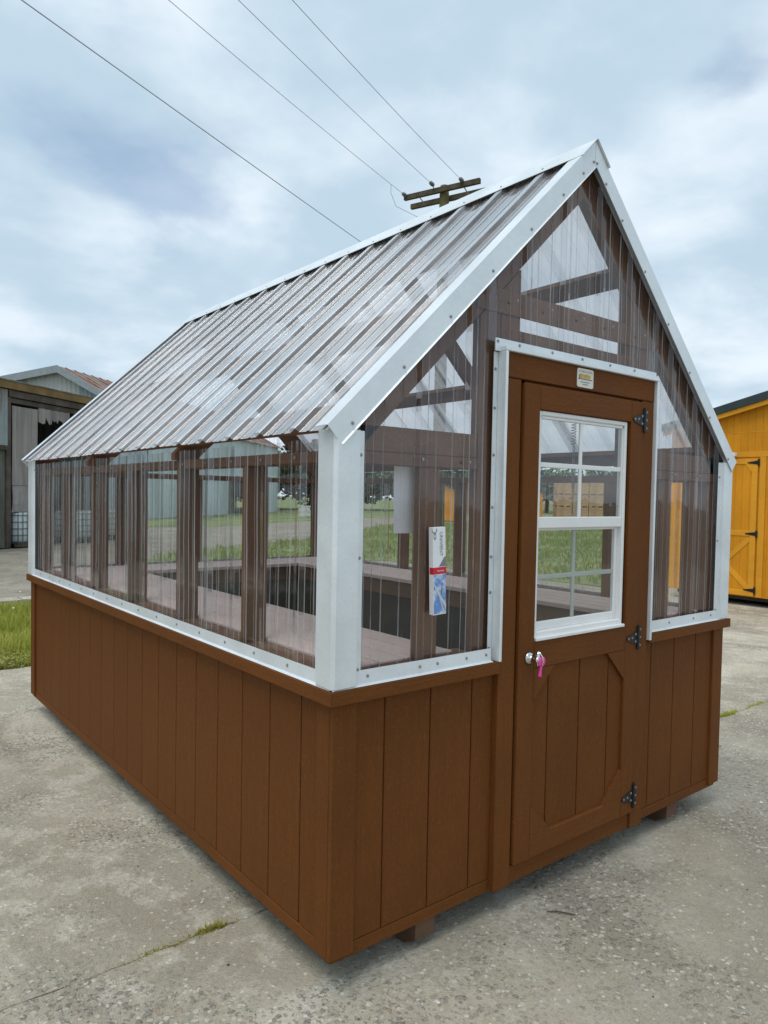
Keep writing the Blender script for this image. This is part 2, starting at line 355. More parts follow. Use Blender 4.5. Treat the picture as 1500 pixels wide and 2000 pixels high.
# low walls: a backing sheet with separate siding boards
GV = .0055
def wall_panel(axis, sign, a0, a1, grooves, z0=.0, zt=HL):
    """axis 'x': wall in a plane of constant x (runs along y); sign -1: outer face at the low side"""
    d0, d1 = (SID+.006, SID+.03)
    dim = W if axis == 'x' else L
    lo, hi = (d0, d1) if sign < 0 else (dim-d1, dim-d0)
    b = (lo, hi, a0, a1, z0, zt) if axis == 'x' else (a0, a1, lo, hi, z0, zt)
    p = bar('wall_panel', M['brown'], gh, *b, c=.001)
    edges = [a0]+[g for g in grooves if a0+.02 < g < a1-.02]+[a1]
    cache = {}
    for i in range(len(edges)-1):
        u0 = edges[i]+(GV/2 if i else 0); u1 = edges[i+1]-(GV/2 if i < len(edges)-2 else 0); wd = round(u1-u0, 3)
        f0, f1 = (SID, SID+.0065) if sign < 0 else (dim-SID-.0065, dim-SID)
        if wd not in cache:
            mb = MB(); q = (f0, f1, 0, u1-u0, z0+.046, zt) if axis == 'x' else (0, u1-u0, f0, f1, z0+.046, zt); mb.box(*q, c=.0022)
            cache[wd] = mb.mesh('siding_board', M['brown'])
        at = Vector((0, u0, 0)) if axis == 'x' else Vector((u0, 0, 0)); link('siding_board', cache[wd], p, at)
    f0, f1 = (SID-.0006, SID+.0065) if sign < 0 else (dim-SID-.0065, dim-SID+.0006)
    q = (f0, f1, a0, a1, z0, z0+.044) if axis == 'x' else (a0, a1, f0, f1, z0, z0+.044)
    bar('bottom_strip', M['brown_y' if axis == 'x' else 'brown_h'], gh, *q, c=.002)
gy = [.2015+.2032*k for k in range(18)]
wall_panel('x', -1, .018, L-.018, gy); wall_panel('x', 1, .018, L-.018, gy)
gx = [.2155+.2012*k for k in range(12)]
wall_panel('y', -1, .018, .726, gx); wall_panel('y', -1, 1.705, W-.018, [1.79, 1.99, 2.19]); wall_panel('y', 1, .018, W-.018, gx)
# corner boards
for sx in (0, 1):
    for sy in (0, 1):
        X = lambda a, b: (a, b) if not sx else (W-b, W-a)
        Y = lambda a, b: (a, b) if not sy else (L-b, L-a)
        bar('corner_trim', M['brown'], gh, *X(0, .094), *Y(0, .0175), .018, HL-.001, c=.003)
        bar('corner_trim', M['brown'], gh, *X(0, .0175), *Y(.0178, .09), .0185, HL-.0015, c=.003)
# ledge boards
Z0, Z1 = HL, HL+TH
def ledge(mat, poly): MB().prism([(x, y, Z0) for x, y in poly], (0, 0, TH)).build('ledge', mat, gh)
ledge(M['brown_y'], [(-E, -E), (.05, .05), (.05, L-.05), (-E, L+E)][::-1])
ledge(M['brown_y'], [(W+E, -E), (W-.05, .05), (W-.05, L-.05), (W+E, L+E)])
ledge(M['brown_h'], [(-E, L+E), (.05, L-.05), (W-.05, L-.05), (W+E, L+E)][::-1])
ledge(M['brown_h'], [(-E+.001, -E), (.72, -E), (.72, .05), (.051, .05)])
ledge(M['brown_h'], [(1.72, -E), (W+E-.001, -E), (W-.051, .05), (1.72, .05)])
# sill flashing (white L-shaped metal on the ledge)
SCR = MB().lathe((0, 0, 0), (0, 0, 1), [(.0060, 0), (.0060, .001), (.0042, .0012), (.0038, .0036), (.0024, .0044)], 8).mesh('screw', M['screw'], smooth=False)
def screw(parent, p, nrm):
    o = link('screw', SCR, parent, p); o.rotation_euler = Vector(nrm).to_track_quat('Z', 'Y').to_euler(); return o
zf = Z1+.0015
fl = MB().strip([(-.014, 0, zf-.001), (-.013, 0, zf), (-.002, 0, zf+.004), (.001, 0, zf+.046)], (0, L, 0), .0015).build('sill_flashing', M['metal'], gh)
ribs_y = [.235+.2286*k for k in range(-1, 16)]
for y in ribs_y:
    if .11 < y < L-.11: screw(fl, (-.0015, y+.03, zf+.026), (-1, 0, .1))
MB().strip([(W+.014, L, zf-.001), (W+.013, L, zf), (W+.002, L, zf+.004), (W-.001, L, zf+.046)], (0, -L, 0), .0015).build('sill_flashing', M['metal'], gh)
MB().strip([(W, L+.014, zf-.001), (W, L+.013, zf), (W, L+.002, zf+.004), (W, L-.001, zf+.046)][::-1], (-W, 0, 0), -.0015).build('sill_flashing', M['metal'], gh)
for (xa, xb, sx_) in ((-.012, .695, (.13, .35, .43, .57, .67)), (1.72, W+.012, (1.91, 2.13, 2.30))):
    f2 = MB().strip([(xa, -.014, zf-.0005), (xa, -.013, zf+.0005), (xa, -.002, zf+.0045), (xa, .001, zf+.048)], (xb-xa, 0, 0), -.0015).build('sill_flashing', M['metal'], gh)
    for x in sx_: screw(f2, (x, -.0015, zf+.027), (0, -1, .1))
# corrugated clear sheets -------------------------------------------------
PRO = [(-.0285, 0), (-.0262, .0016), (-.0172, .0164), (-.0148, .018), (.0148, .018), (.0172, .0164), (.0262, .0016), (.0285, 0), (.0662, 0), (.0688, .0035), (.0836, .0035), (.0862, 0), (.1424, 0), (.145, .0035), (.1598, .0035), (.1624, 0)]
P = .2286
def profile(u0, u1, phase):
    k = math.floor((u0-phase)/P)-1; out = []
    while phase+k*P < u1+P:
        out += [(phase+k*P+u, h) for u, h in PRO]; k += 1
    def at(u):
        for (a, ha), (b, hb) in zip(out, out[1:]):
            if a <= u <= b: return ha+(hb-ha)*(u-a)/max(b-a, 1e-9)
        return 0
    mid = [(u, h) for u, h in out if u0+.001 < u < u1-.001]
    return [(u0, at(u0))]+mid+[(u1, at(u1))]
def sheet(name, u0, u1, phase, fn, nv, parent, seed=0, mats=('clear', 'bend', 'edge')):
    pr = profile(u0, u1, phase); rnd = random.Random(seed); ph = [rnd.uniform(0, 6) for _ in range(4)]
    def pt(i, v):
        u, h = pr[i]; wob = .0012*math.sin(u*9+v*4+ph[0])+.0009*math.sin(v*11+u*3+ph[1]); return fn(u, v, h+wob)
    mb = MB(); mb.grid(pt, list(range(len(pr))), [j/nv for j in range(nv+1)], lambda i: (2 if mats[0] == 'roof' and pr[i][1] > .017 else 0) if abs(pr[i+1][1]-pr[i][1]) < .0008 else 1 if abs(pr[i+1][1]-pr[i][1]) > .006 else 0 if mats[0] == 'roof' and max(pr[i][1], pr[i+1][1]) < .006 else 2)
    return mb.build(name, [M[k] for k in mats], parent)
XO = .026     # pans sit just outside the studs
RC = 1.689; K = .965; KN = math.sqrt(1+K*K)    # roof sheet pan plane: z = K x + RC on the left slope
n_ = Vector((-K, 0, 1)).normalized(); t_ = Vector((1, 0, K)).normalized()
PH = .235
for k in range(5):
    a = max(.02, .0+.9144*k-.03+(.0 if k else 0)); b = min(L-.02, .9144*(k+1)+.035)
    if b-a < .05: continue
    dz = .0012*(k % 2)
    sheet('clear_panel', a, b, PH, lambda u, v, h, dz=dz: (XO-h-dz, u, zf+.006+v*(1.642-zf-.006)), 6, gh, k)
    sheet('clear_panel', a, b, PH, lambda u, v, h, dz=dz: (W-XO+h+dz, u, zf+.006+v*(1.642-zf-.006)), 6, gh, 20+k)
def roofline(x): return K*min(x, W-x)+RC-.035
for (a, b, ph, zb_) in ((.03, .712, .13, zf+.006), (1.715, W-.03, 1.905, zf+.006), (.67, 1.765, .64, 2.012)):
    sheet('clear_panel', a, b, ph, lambda u, v, h, zb_=zb_: (u, XO-h-(.001 if zb_ > 2 else 0), zb_+v*(roofline(u)-zb_)), 8, gh, int(a*100))
for (a, b) in ((.03, .92), (.91, 1.83), (1.82, W-.03)):
    sheet('clear_panel', a, b, .13, lambda u, v, h: (u, L-XO+h, zf+.006+v*(roofline(u)-zf-.006)), 6, gh, 50+int(a*10))
Y0R, Y1R = -.004, L+.075
XE = -.031
for k in range(5):
    a = Y0R+.9144*k-(.035 if k else 0); b = min(Y1R, Y0R+.9144*(k+1)+.03)
    if b-a < .1: continue
    dz = .0012*(k % 2)
    def fl_(u, v, h, dz=dz):
        x = XE+v*(1.185-XE); n = h+dz; return (x+n*n_.x, u, K*x+RC+n*n_.z)
    def fr_(u, v, h, dz=dz):
        x, y, z = fl_(u, v, h, dz); return (W-x, y, z)
    pl = sheet('roof_panel', a, b, .19, fl_, 10, gh, 70+k, ('roof', 'roof_bend', 'roof_edge')); pr_ = sheet('roof_panel', a, b, .19, fr_, 10, gh, 80+k, ('roof', 'roof_bend', 'roof_edge'))
    for y in [.19+P*i for i in range(17)]:
        if a+.03 < y < b-.03:
            for x in (.03, .46, .82): screw(pl, (x-.002, y+.055, K*x+RC+.001), (-1, 0, 1))
gs_ = [o for o in gh.children if o.name.startswith('clear_panel')]
for i, y in enumerate(ribs_y):
    if .11 < y < L-.11: screw(gs_[0], (XO-.0015, y+.045, 1.585), (-1, 0, 0))
for (px, pz) in ((.35, 1.588), (.57, 1.588), (1.93, 1.588), (2.15, 1.588), (.80, 2.19), (1.0, 2.19), (1.2, 2.19), (1.4, 2.19), (1.64, 2.19)): screw(gs_[8], (px, XO-.0215, pz), (0, -1, 0))
# framing -------------------------------------------------------------------
F = M['frame']
posts = [.64+.61*k for k in range(5)]
for side in (0, 1):
    for y in posts:
        x0, x1 = (.03, .119) if not side else (W-.119, W-.03)
        bar('post', F, gh, x0, x1, y-.019, y+.019, Z1, 1.565, c=.003)
    x0, x1 = (.0295, .119) if not side else (W-.119, W-.0295)
    bar('top_plate', M['frame_y'], gh, x0, x1, .03, L-.03, 1.5655, 1.604, c=.003)
    bar('bottom_plate', M['frame_y'], gh, x0+.0005, x1, .03, L-.03, Z1-.001, Z1+.037, c=.003)
for (x0, x1) in ((.03, .119), (W-.119, W-.03)):
    for (y0, y1) in ((.03, .119), (L-.119, L-.03)):
        bar('corner_post', F, gh, x0, x1, y0, y1, Z1+.037, 1.565, c=.003)
for x in (.62, 1.22, 1.82): bar('stud', F, gh, x-.045, x+.045, L-.068, L-.03, Z1+.037, 1.565, c=.003)
bar('top_plate', M['frame_x'], gh, .119, W-.119, L-.119, L-.03, 1.5655, 1.604, c=.003)
bar('bottom_plate', M['frame_x'], gh, .119, W-.119, L-.119, L-.03, Z1-.001, Z1+.037, c=.003)
for (xa, xb) in ((.119, .635), (1.755, W-.119)):
    bar('bottom_plate', M['frame_x'], gh, xa, xb, .032, .119, Z1-.001, Z1+.037, c=.003)
    bar('header', M['frame_x'], gh, xa-.085 if xa < 1 else xa, xb if xa < 1 else xb+.085, .034, .072, 1.606, 1.69, c=.003)
    bar('girt', M['frame_x'], gh, xa-.085 if xa < 1 else xa, xb if xa < 1 else xb+.085, .029, .068, 1.5645, 1.605, c=.003)
for (xa, xb) in ((.365, .455), (1.865, 1.955), (2.115, 2.2)): bar('stud', F, gh, xa, xb, .032, .07, Z1+.037, 1.564, c=.003)
for (xa, xb) in ((.64, .742), (.748, .85), (1.54, 1.642), (1.648, 1.75)):
    xc = xb if xa < 1 else W-xa; ztop = min(xa if xa < 1 else W-xb, 9)+1.49
    mb = MB(); t0 = K*(xa if xa < 1.2 else W-xa)+1.50; t1 = K*(xb if xb < 1.2 else W-xb)+1.50
    mb.prism([(xa, .034, .03), (xb, .034, .03), (xb, .034, t1), (xa, .034, t0)], (0, .038, 0)); mb.build('door_stud', F, gh)
bar('door_header', M['frame_x'], gh, .80, 1.64, .031, .07, 1.93, 2.092, c=.003)
bar('collar_beam', M['frame_x'], gh, .62, 1.82, .027, .0335, 2.14, 2.228, c=.002)
c_top, c_bot = RC-.0425*KN, RC-.0425*KN-.089*KN
for i, y in enumerate([.053, posts[1], posts[3], L-.053]):
    for side in (0, 1):
        X = (lambda v: v) if not side else (lambda v: W-v)
        poly = [(X(.004), .004*K+c_top), (X(W/2-.001), K*W/2+c_top), (X(W/2-.001), K*W/2+c_bot), (X(.119), .119*K+c_bot), (X(.119), 1.6045), (X(.004), 1.6045)]
        MB().prism([(x, y-.019, z) for x, z in poly], (0, .038, 0)).build('rafter', F, gh)
for side in (0, 1):
    for xc in (.035, .46, .82, 1.14):
        base = Vector((xc, 0, K*xc+RC))-n_*.0055
        q = [base-t_*.044, base+t_*.044, base+t_*.044-n_*.037, base-t_*.044-n_*.037]
        q = [(p.x if not side else W-p.x, .0742, p.z) for p in q]
        MB().prism(q, (0, L-.1484, 0)).build('purlin', M['frame_y'], gh)
for side in (0, 1):
    for (ya, yb) in ((.034, .0735), (L-.0735, L-.034)):
        X = (lambda v: v) if not side else (lambda v: W-v)
        e1 = -.004*KN; e0 = -.0423*KN
        MB().prism([(X(-.008), ya, -.008*K+RC+e0), (X(W/2-.001), ya, K*W/2+RC+e0), (X(W/2-.001), ya, K*W/2+RC+e1), (X(-.008), ya, -.008*K+RC+e1)], (0, yb-ya, 0)).build('barge_board', F, gh)
bar('ridge_board', M['frame_y'], gh, W/2-.019, W/2+.019, .075, L-.075, 2.68, 2.78, c=.003)
# benches ---------------------------------------------------------------------
BZ = .912
def bench(name, x0, x1, y0, y1, along):
    fr = MB()
    if along == 'y':
        xi = x1-.02 if x0 < 1 else x0+.02; fr.box(min(xi, xi), xi+.038, y0, y1, BZ-.128, BZ-.026, .003) if x0 > 1 else fr.box(xi-.038, xi, y0, y1, BZ-.128, BZ-.026, .003)
    else: fr.box(x0, x1, y0+.02, y0+.058, BZ-.128, BZ-.026, .003)
    p = fr.build(name, M['frame_y' if along == 'y' else 'frame_x'], gh)
    n = 4; span = (x1-x0) if along == 'y' else (y1-y0); wd = span/n
    for i in range(n):
        a = (x0 if along == 'y' else y0)+i*wd
        q = (a+.003, a+wd-.003, y0, y1, BZ-.025, BZ) if along == 'y' else (x0, x1, a+.003, a+wd-.003, BZ-.025, BZ)
        MB().box(*q, c=.002).build('bench_board', M['deck' if along == 'y' else 'deck_x'], p)
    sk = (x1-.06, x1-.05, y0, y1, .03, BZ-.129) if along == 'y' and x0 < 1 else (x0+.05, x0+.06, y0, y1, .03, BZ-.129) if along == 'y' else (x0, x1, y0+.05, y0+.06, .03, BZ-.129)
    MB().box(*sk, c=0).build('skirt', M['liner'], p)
bench('bench', .12, .575, .075, L-.12, 'y'); bench('bench', 1.875, W-.12, .075, L-.12, 'y'); bench('bench', .58, 1.87, L-.55, L-.12, 'x')
# white metal corner flashings, jambs, rakes, ridge ------------------------------
zc0, zc1 = zf+.004, 1.664
for sx in (0, 1):
    for sy in (0, 1):
        X = (lambda v: v) if not sx else (lambda v: W-v)
        Y = (lambda v: v) if not sy else (lambda v: L-v)
        pts = [(.104, .003), (.080, .003), (.076, -.013), (-.006, -.015), (-.015, -.006), (-.013, .076), (.003, .080), (.003, .104)]
        q = [(X(a), Y(b), zc0) for a, b in pts]
        if (sx+sy) % 2: q = q[::-1]
        c_ = MB().strip(q, (0, 0, zc1-zc0), -.0015).build('corner_flashing', M['metal'], gh)
        if sy == 0:
            for z in (zf+.05, 1.27, 1.59): screw(c_, (X(.092), Y(.002), z), (0, -1, 0))
        if sx == 0:
            for z in (zf+.03, 1.60): screw(c_, (X(.002), Y(.092), z), (-1, 0, 0))
DY = -.012       # outer face of the door casing
def jamb(xa, xb, flip):
    mb = MB().box(xa, xb, DY-.016, .012, Z1+.001 if not flip else Z1-.03, 1.9945, .002)
    fl0, fl1 = (xa-.022, xa+.004) if not flip else (xb-.004, xb+.012); mb.box(fl0, fl1, .012, .0145, Z1+.002, 1.993, 0)
    j = mb.build('jamb_flashing', M['metal'], gh)
    for z in (.915, 1.12, 1.25, 1.43, 1.62, 1.79, 1.93): screw(j, ((fl0+.008) if not flip else fl1-.006, .0115, z), (0, -1, 0))
jamb(.712, .7255, False); jamb(1.7065, 1.720, True)
hb = MB().box(.712, 1.720, DY-.016, .012, 1.995, 2.011, .002).box(.682, 1.735, -.002, .004, 1.993, 2.039, .001).build('head_flashing', M['metal'], gh)
for x in (.693, .81, 1.0, 1.19, 1.38, 1.56): screw(hb, (x, -.0025, 2.027), (0, -1, 0))
def rake(side, yf, d):
    X = (lambda v: v) if not side else (lambda v: W-v)
    a = Vector((XE-.002, 0, K*(XE-.002)+RC)); e = Vector((W/2-.0008, 0, K*(W/2-.0008)+RC))
    # polyline across the trim: top flange on the ribs, corner, face, hem
    pr = [(d*.054, n_*.0195), (d*.002, n_*.0215), (-d*.012, n_*.0205), (-d*.012, -n_*.052), (-d*.019, -n_*.056)]
    k = []
    mb = MB(); th = .0016
    vs = []; 
    for (yo, nn) in pr:
        for base in (a, e):
            p = base+nn
            if base is e: p = Vector((W/2-.0008, 0, p.z+K*(W/2-.0008-p.x)))
            vs.append(Vector((X(p.x), yf+yo, p.z)))
    inn = []
    for i, v in enumerate(vs):
        j = i//2; off = -n_*th if j < 2 else Vector((0, d*th, 0)); inn.append(v+Vector((off.x if not side else -off.x, off.y, off.z)))
    n = len(pr); allv = vs+inn; fs = []
    for j in range(n-1):
        q = (2*j, 2*j+1, 2*j+3, 2*j+2); fs.append(q); fs.append(tuple(x+2*n for x in q[::-1]))
        fs.append((2*j, 2*j+2, 2*j+2+2*n, 2*j+2*n)); fs.append((2*j+1, 2*j+1+2*n, 2*j+3+2*n, 2*j+3))
    fs.append((0, 2*n, 2*n+1, 1)); fs.append((2*n-2, 2*n-1, 4*n-1, 4*n-2))
    mb.add(allv, fs); r = mb.build('rake_trim', M['metal'], gh)
    if d > 0:
        for xs in (.02, .22, .42, .62, .82, 1.0, 1.12, 1.185):
            p = Vector((xs, 0, K*xs+RC))-n_*.035; screw(r, (X(p.x), yf-.0125, p.z), (0, -1, 0))
for side in (0, 1): rake(side, -.004, 1); rake(side, L+.075, -1)
zr = K*W/2+RC
cap = [(W/2-.088, zr-.088*K+.029), (W/2-.084, zr-.084*K+.032), (W/2-.006, zr+.028), (W/2, zr+.0315), (W/2+.006, zr+.028), (W/2+.084, zr-.084*K+.032), (W/2+.088, zr-.088*K+.029)]
cap = [(x, z) for x, z in cap]
rc_ = MB().strip([(x, -.026, z) for x, z in cap], (0, L+.125, 0), .0018).build('ridge_cap', M['metal'], gh)
for y in [.19+P*i for i in range(16)]: screw(rc_, (W/2-.073, y+.0, zr-.073*K+.0335), (-1, 0, 1))
# door casing and door -----------------------------------------------------------
bar('door_casing', M['brown'], gh, .726, .8155, DY, .02, .002, 1.902, c=.003)
bar('door_casing', M['brown'], gh, 1.6155, 1.706, DY, .0195, .0005, 1.902, c=.003)
bar('door_casing', M['brown_h'], gh, .726, 1.706, DY-.0015, .0205, 1.904, 1.9945, c=.003)
bar('threshold', M['brown_h'], gh, .8165, 1.6145, DY+.010, .02, .001, .070, c=.003)
D0, D1, DZ0, DZ1 = .827, 1.612, .077, 1.893
WX0, WX1, WZ0, WZ1 = .918, 1.506, .9195, 1.800
dm = MB()
dm.box(D0+.002, D1-.002, DY+.012, DY+.03, DZ0+.002, WZ0-.09, .001)
door = dm.build('door', M['brown'], gh)
grooves = [D0+.004, 1.023, 1.224, 1.425, D1-.004]
for a, b in zip(grooves, grooves[1:]): MB().box(a+.003, b-.003, DY+.006, DY+.0125, DZ0+.005, WZ0-.08, .002).build('door_board', M['brown'], door)
df = DY-.0085; dk = DY+.0118
MB().box(D0, D0+.089, df, dk, DZ0, DZ1, .003).build('stile', M['brown'], door)
MB().box(D1-.089, D1, df, dk, DZ0, DZ1, .003).build('stile', M['brown'], door)
for (z0, z1) in ((1.802, DZ1-.0005), (.8155, .9205), (DZ0+.0005, .163)):
    MB().box(D0+.0893, D1-.0893, df+.0004, dk, z0, z1, .003).build('rail', M['brown_h'], door)
S0, S1, B0, B1, gs = D0+.0893, D1-.0893, .163, .8155, .126
for (cx, cz, sx, sz) in ((S0, B1, 1, -1), (S1, B1, -1, -1), (S0, B0, 1, 1), (S1, B0, -1, 1)):
    tri = [(cx, df+.0008, cz), (cx+sx*gs, df+.0008, cz), (cx, df+.0008, cz+sz*gs)]
    if sx*sz < 0: tri = tri[::-1]
    MB().prism(tri, (0, dk-df-.0008, 0)).build('corner_gusset', M['brown'], door)
MB().box(.8162, D0+.02, DY+.0125, DY+.028, .075, 1.903, .001).box(D0, D1, DY+.0125, DY+.028, DZ1-.012, 1.9035, .001).build('door_stop', M['brown'], gh)
# door window
wf = MB()
FY0, FY1 = df+.009, DY+.035
t_w = .018
for b in ((WX0, WX0+t_w, WZ0, WZ1), (WX1-t_w, WX1, WZ0, WZ1), (WX0+t_w, WX1-t_w, WZ1-t_w, WZ1), (WX0+t_w, WX1-t_w, WZ0, WZ0+.034)):
    wf.box(b[0], b[1], FY0, FY1, b[2], b[3], .003)
wf.box(WX0+.001, WX1-.001, FY0-.016, FY0+.004, WZ0+.0015, WZ0+.014, .002)
wf.build('window_frame', M['vinyl'], door)
for b in ((D0+.03, WX0-.001, .83, 1.88), (WX1+.001, D1-.03, .83, 1.88), (WX0-.001, WX1+.001, WZ1+.001, 1.88), (WX0-.001, WX1+.001, .83, WZ0-.001)): MB().box(b[0], b[1], DY+.013, DY+.03, b[2], b[3], .001).build('window_buck', M['brown'], door)
zm = 1.371
us = MB()
a0, a1 = WX0+t_w, WX1-t_w
us.box(a0, a1, FY0+.003, FY0+.020, zm-.02, zm+.024, .003).box(a0, a0+.009, FY0+.006, FY0+.02, zm+.024, WZ1-t_w, .002).box(a1-.009, a1, FY0+.006, FY0+.02, zm+.024, WZ1-t_w, .002).box(a0, a1, FY0+.006, FY0+.02, WZ1-t_w-.012, WZ1-t_w, .002)
us.build('upper_sash', M['vinyl'], door)
ls = MB().box(a0, a0+.02, FY0+.022, FY0+.038, WZ0+.034, zm-.018, .002).box(a1-.02, a1, FY0+.022, FY0+.038, WZ0+.034, zm-.018, .002).box(a0+.02, a1-.02, FY0+.022, FY0+.038, WZ0+.034, WZ0+.066, .002).box(a0+.02, a1-.02, FY0+.022, FY0+.038, zm-.03, zm-.012, .002)
ls.build('lower_sash', M['vinyl'], door)
xm = 1.197
MB().box(xm-.009, xm+.009, FY0+.008, FY0+.017, zm+.024, WZ1-t_w-.012, .002).build('muntin', M['vinyl'], door)
MB().box(a0+.012, a1-.012, FY0+.0085, FY0+.0165, 1.586, 1.605, .002).build('muntin', M['vinyl'], door)
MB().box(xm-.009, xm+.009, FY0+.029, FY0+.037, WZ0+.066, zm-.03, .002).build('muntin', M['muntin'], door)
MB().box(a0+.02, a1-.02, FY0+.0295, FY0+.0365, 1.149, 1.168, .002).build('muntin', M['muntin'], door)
MB().add([(a0+.01, FY0+.0125, zm+.02), (a1-.01, FY0+.0125, zm+.02), (a1-.01, FY0+.0125, WZ1-t_w-.01), (a0+.01, FY0+.0125, WZ1-t_w-.01)], [(0, 1, 2, 3)]).build('pane', M['glass'], door)
MB().add([(a0+.018, FY0+.0265, WZ0+.06), (a1-.018, FY0+.0265, WZ0+.06), (a1-.018, FY0+.0265, zm-.028), (a0+.018, FY0+.0265, zm-.028)], [(0, 1, 2, 3)]).build('pane', M['glass'], door)
# hinges
for hz in (1.8155, .862, .153):
    yh = DY-.0095; x = 1.614
    mb = MB().box(x+.002, x+.024, yh-.004, yh+.009, hz-.052, hz+.052, .002)
    mb.tube([(x, yh-.004, hz-.052), (x, yh-.004, hz+.052)], .0065, 10)
    mb.prism([(x-.004, yh-.003, hz-.03), (x-.004, yh-.003, hz+.03), (x-.075, yh-.003, hz+.011), (x-.084, yh-.003, hz+.004), (x-.084, yh-.003, hz-.004), (x-.075, yh-.003, hz-.011)], (0, .0025, 0))
    h = mb.build('hinge', M['black'], door)
    for (dx, dz_) in ((-.072, 0), (-.045, .002), (-.018, .016), (-.018, -.016)): h.name; screw(door, (x+dx, yh-.003, hz+dz_), (0, -1, 0))
    for dz_ in (-.035, 0, .035): screw(door, (x+.014, yh-.004, hz+dz_), (0, -1, 0))
# lock handle
kx, kz, ky = .884, .862, df
hm = MB().lathe((kx, ky, kz), (0, -1, 0), [(.023, 0), (.024, .004), (.018, .010), (.011, .012), (.011, .032), (.013, .035), (.013, .048), (.008, .052)], 16)
hm.tube([(kx, ky-.042, kz-.026), (kx, ky-.044, kz-.013), (kx, ky-.045, kz), (kx, ky-.044, kz+.018), (kx+.002, ky-.042, kz+.032)], [.005, .0075, .009, .0075, .005], 10)
hm.build('handle', M['chrome'], door, smooth=True)
# maker's plaque over the door
PX0, PX1, PZ0, PZ1 = 1.141, 1.247, 1.9125, 1.987
py = DY-.0015
def rrect(x0, x1, z0, z1, r, y, n=4):
    pts = []
    for (cx, cz, a0_) in ((x1-r, z1-r, 0), (x0+r, z1-r, 90), (x0+r, z0+r, 180), (x1-r, z0+r, 270)):
        for i in range(n+1): a = R(a0_+90*i/n); pts.append((cx+r*math.cos(a), y, cz+r*math.sin(a)))
    return pts
plaque = MB().prism(rrect(PX0, PX1, PZ0, PZ1, .009, py-.0025), (0, .0025, 0)).build('sign_plate', plain('cream_plate', (.72, .71, .62), .4, 0, .03), gh)
M['gold'] = plain('gold_print', (.58, .34, .07), .5, 0, .2, 60); M['ink'] = plain('grey_print', (.12, .12, .13), .6)
yq = py-.0029
g_ = MB()
for i in range(6):
    xa = PX0+.017+i*.0118; g_.box(xa, xa+.0104, yq-.0001, yq+.0003, PZ0+.036+.001*(i % 2), PZ0+.054-.0012*(i % 3), 0)
g_.build('emblem', M['gold'], plaque)
MB().box(PX0+.006, PX1-.008, yq-.00015, yq+.0003, PZ0+.031, PZ0+.0345, 0).box(PX0+.011, PX0+.016, yq-.00015, yq+.0003, PZ0+.034, PZ0+.05, 0).build('emblem_line', M['ink'], plaque)
def flat_text(txt, size, cx, cz, y, mat, parent, name, rot=0, ux=Vector((1, 0, 0)), stretch=1.):
    vs_, fs_ = text_polys(txt, size); mb = MB(); c, s = math.cos(rot), math.sin(rot)
    mb.add([(cx+(a*stretch*c-b*s), y, cz+(a*stretch*s+b*c)) for a, b, _ in vs_], fs_); return mb.build(name, mat, parent)
flat_text('A Tradition of Quality', .0098, (PX0+PX1)/2, PZ1-.0115, yq-.0002, M['ink'], plaque, 'lettering')
dsh = MB(); random.seed(3)
for (z, w_) in ((PZ0+.021, .062), (PZ0+.012, .034)):
    x = (PX0+PX1)/2-w_/2
    while x < (PX0+PX1)/2+w_/2-.003: ww = random.uniform(.003, .006); dsh.box(x, x+ww, yq-.0002, yq+.0003, z-.0014, z+.0014, 0); x += ww+.0011
dsh.build('small_print', M['ink'], plaque)
# ------------------------------------------------------------------ things in and on the greenhouse
def scene_text(*a, **k): return flat_text(*a, **k)
kt = thing('key_tag', 'hot pink plastic key tag hanging from the chrome door handle', 'key tag', (kx+.012, ky-.05, kz-.055))
kb_ = MB().lathe((kx+.012, ky-.052, kz-.006), (0, 1, 0), [(.010, -.003), (.019, -.0025), (.020, .0), (.019, .003), (.010, .0035)], 16)
kb_.build('tag_body', M['pink'], kt, smooth=True)
MB().tube([(kx+.012, ky-.05, kz-.02), (kx+.010, ky-.049, kz-.035), (kx+.009, ky-.048, kz-.055), (kx+.008, ky-.047, kz-.062)], [.0065, .0055, .006, .009], 8).build('tag_tail', M['pink'], kt, smooth=True)
MB().tube([(kx+.004, ky-.047, kz+.03), (kx+.012, ky-.055, kz+.012), (kx+.014, ky-.057, kz-.008), (kx+.010, ky-.056, kz-.022)], .0028, 6).build('key', M['chrome'], kt, smooth=True)
# printed carton taped to the outside of the clear sheet
bz0, bz1 = 1.067, 1.363
UX0, UX1, UY0, UY1 = .394, .452, -.016, .0055
ub = thing('carton', 'slim white printed carton with red band fixed to the front left window', 'carton', ((UX0+UX1)/2, (UY0+UY1)/2, bz0))
MB().box(UX0, UX1, UY0, UY1, bz0, bz1, .001).build('box_body', M['white'], ub)
M['red'] = plain('red_print', (.62, .015, .03), .5)
t = Mt('printed_blue_sky'); nn = t.ramp(t.noise(26, 4, .6), .45, .7); M['skyp'] = t.bsdf(t.mix(nn, (.13, .28, .62), (.72, .78, .86)), .5)
M['greyp'] = plain('grey_print_light', (.20, .22, .26), .5); M['beam'] = plain('printed_aluminium', (.62, .63, .62), .5)
yl = UY0-.0006
MB().box(UX0-.0006, UX1+.0006, yl-.0002, UY1-.004, 1.205, 1.228, 0).build('red_band', M['red'], ub)
MB().box(UX0+.001, UX1-.001, yl, yl+.0005, bz0+.004, 1.203, 0).build('sky_picture', M['skyp'], ub)
MB().prism([(UX1-.001, yl, 1.23), (UX1-.001, yl, 1.262), (UX1-.007, yl, 1.262), (UX0+.026, yl, 1.23)], (0, .0005, 0)).build('grey_wedge', M['greyp'], ub)
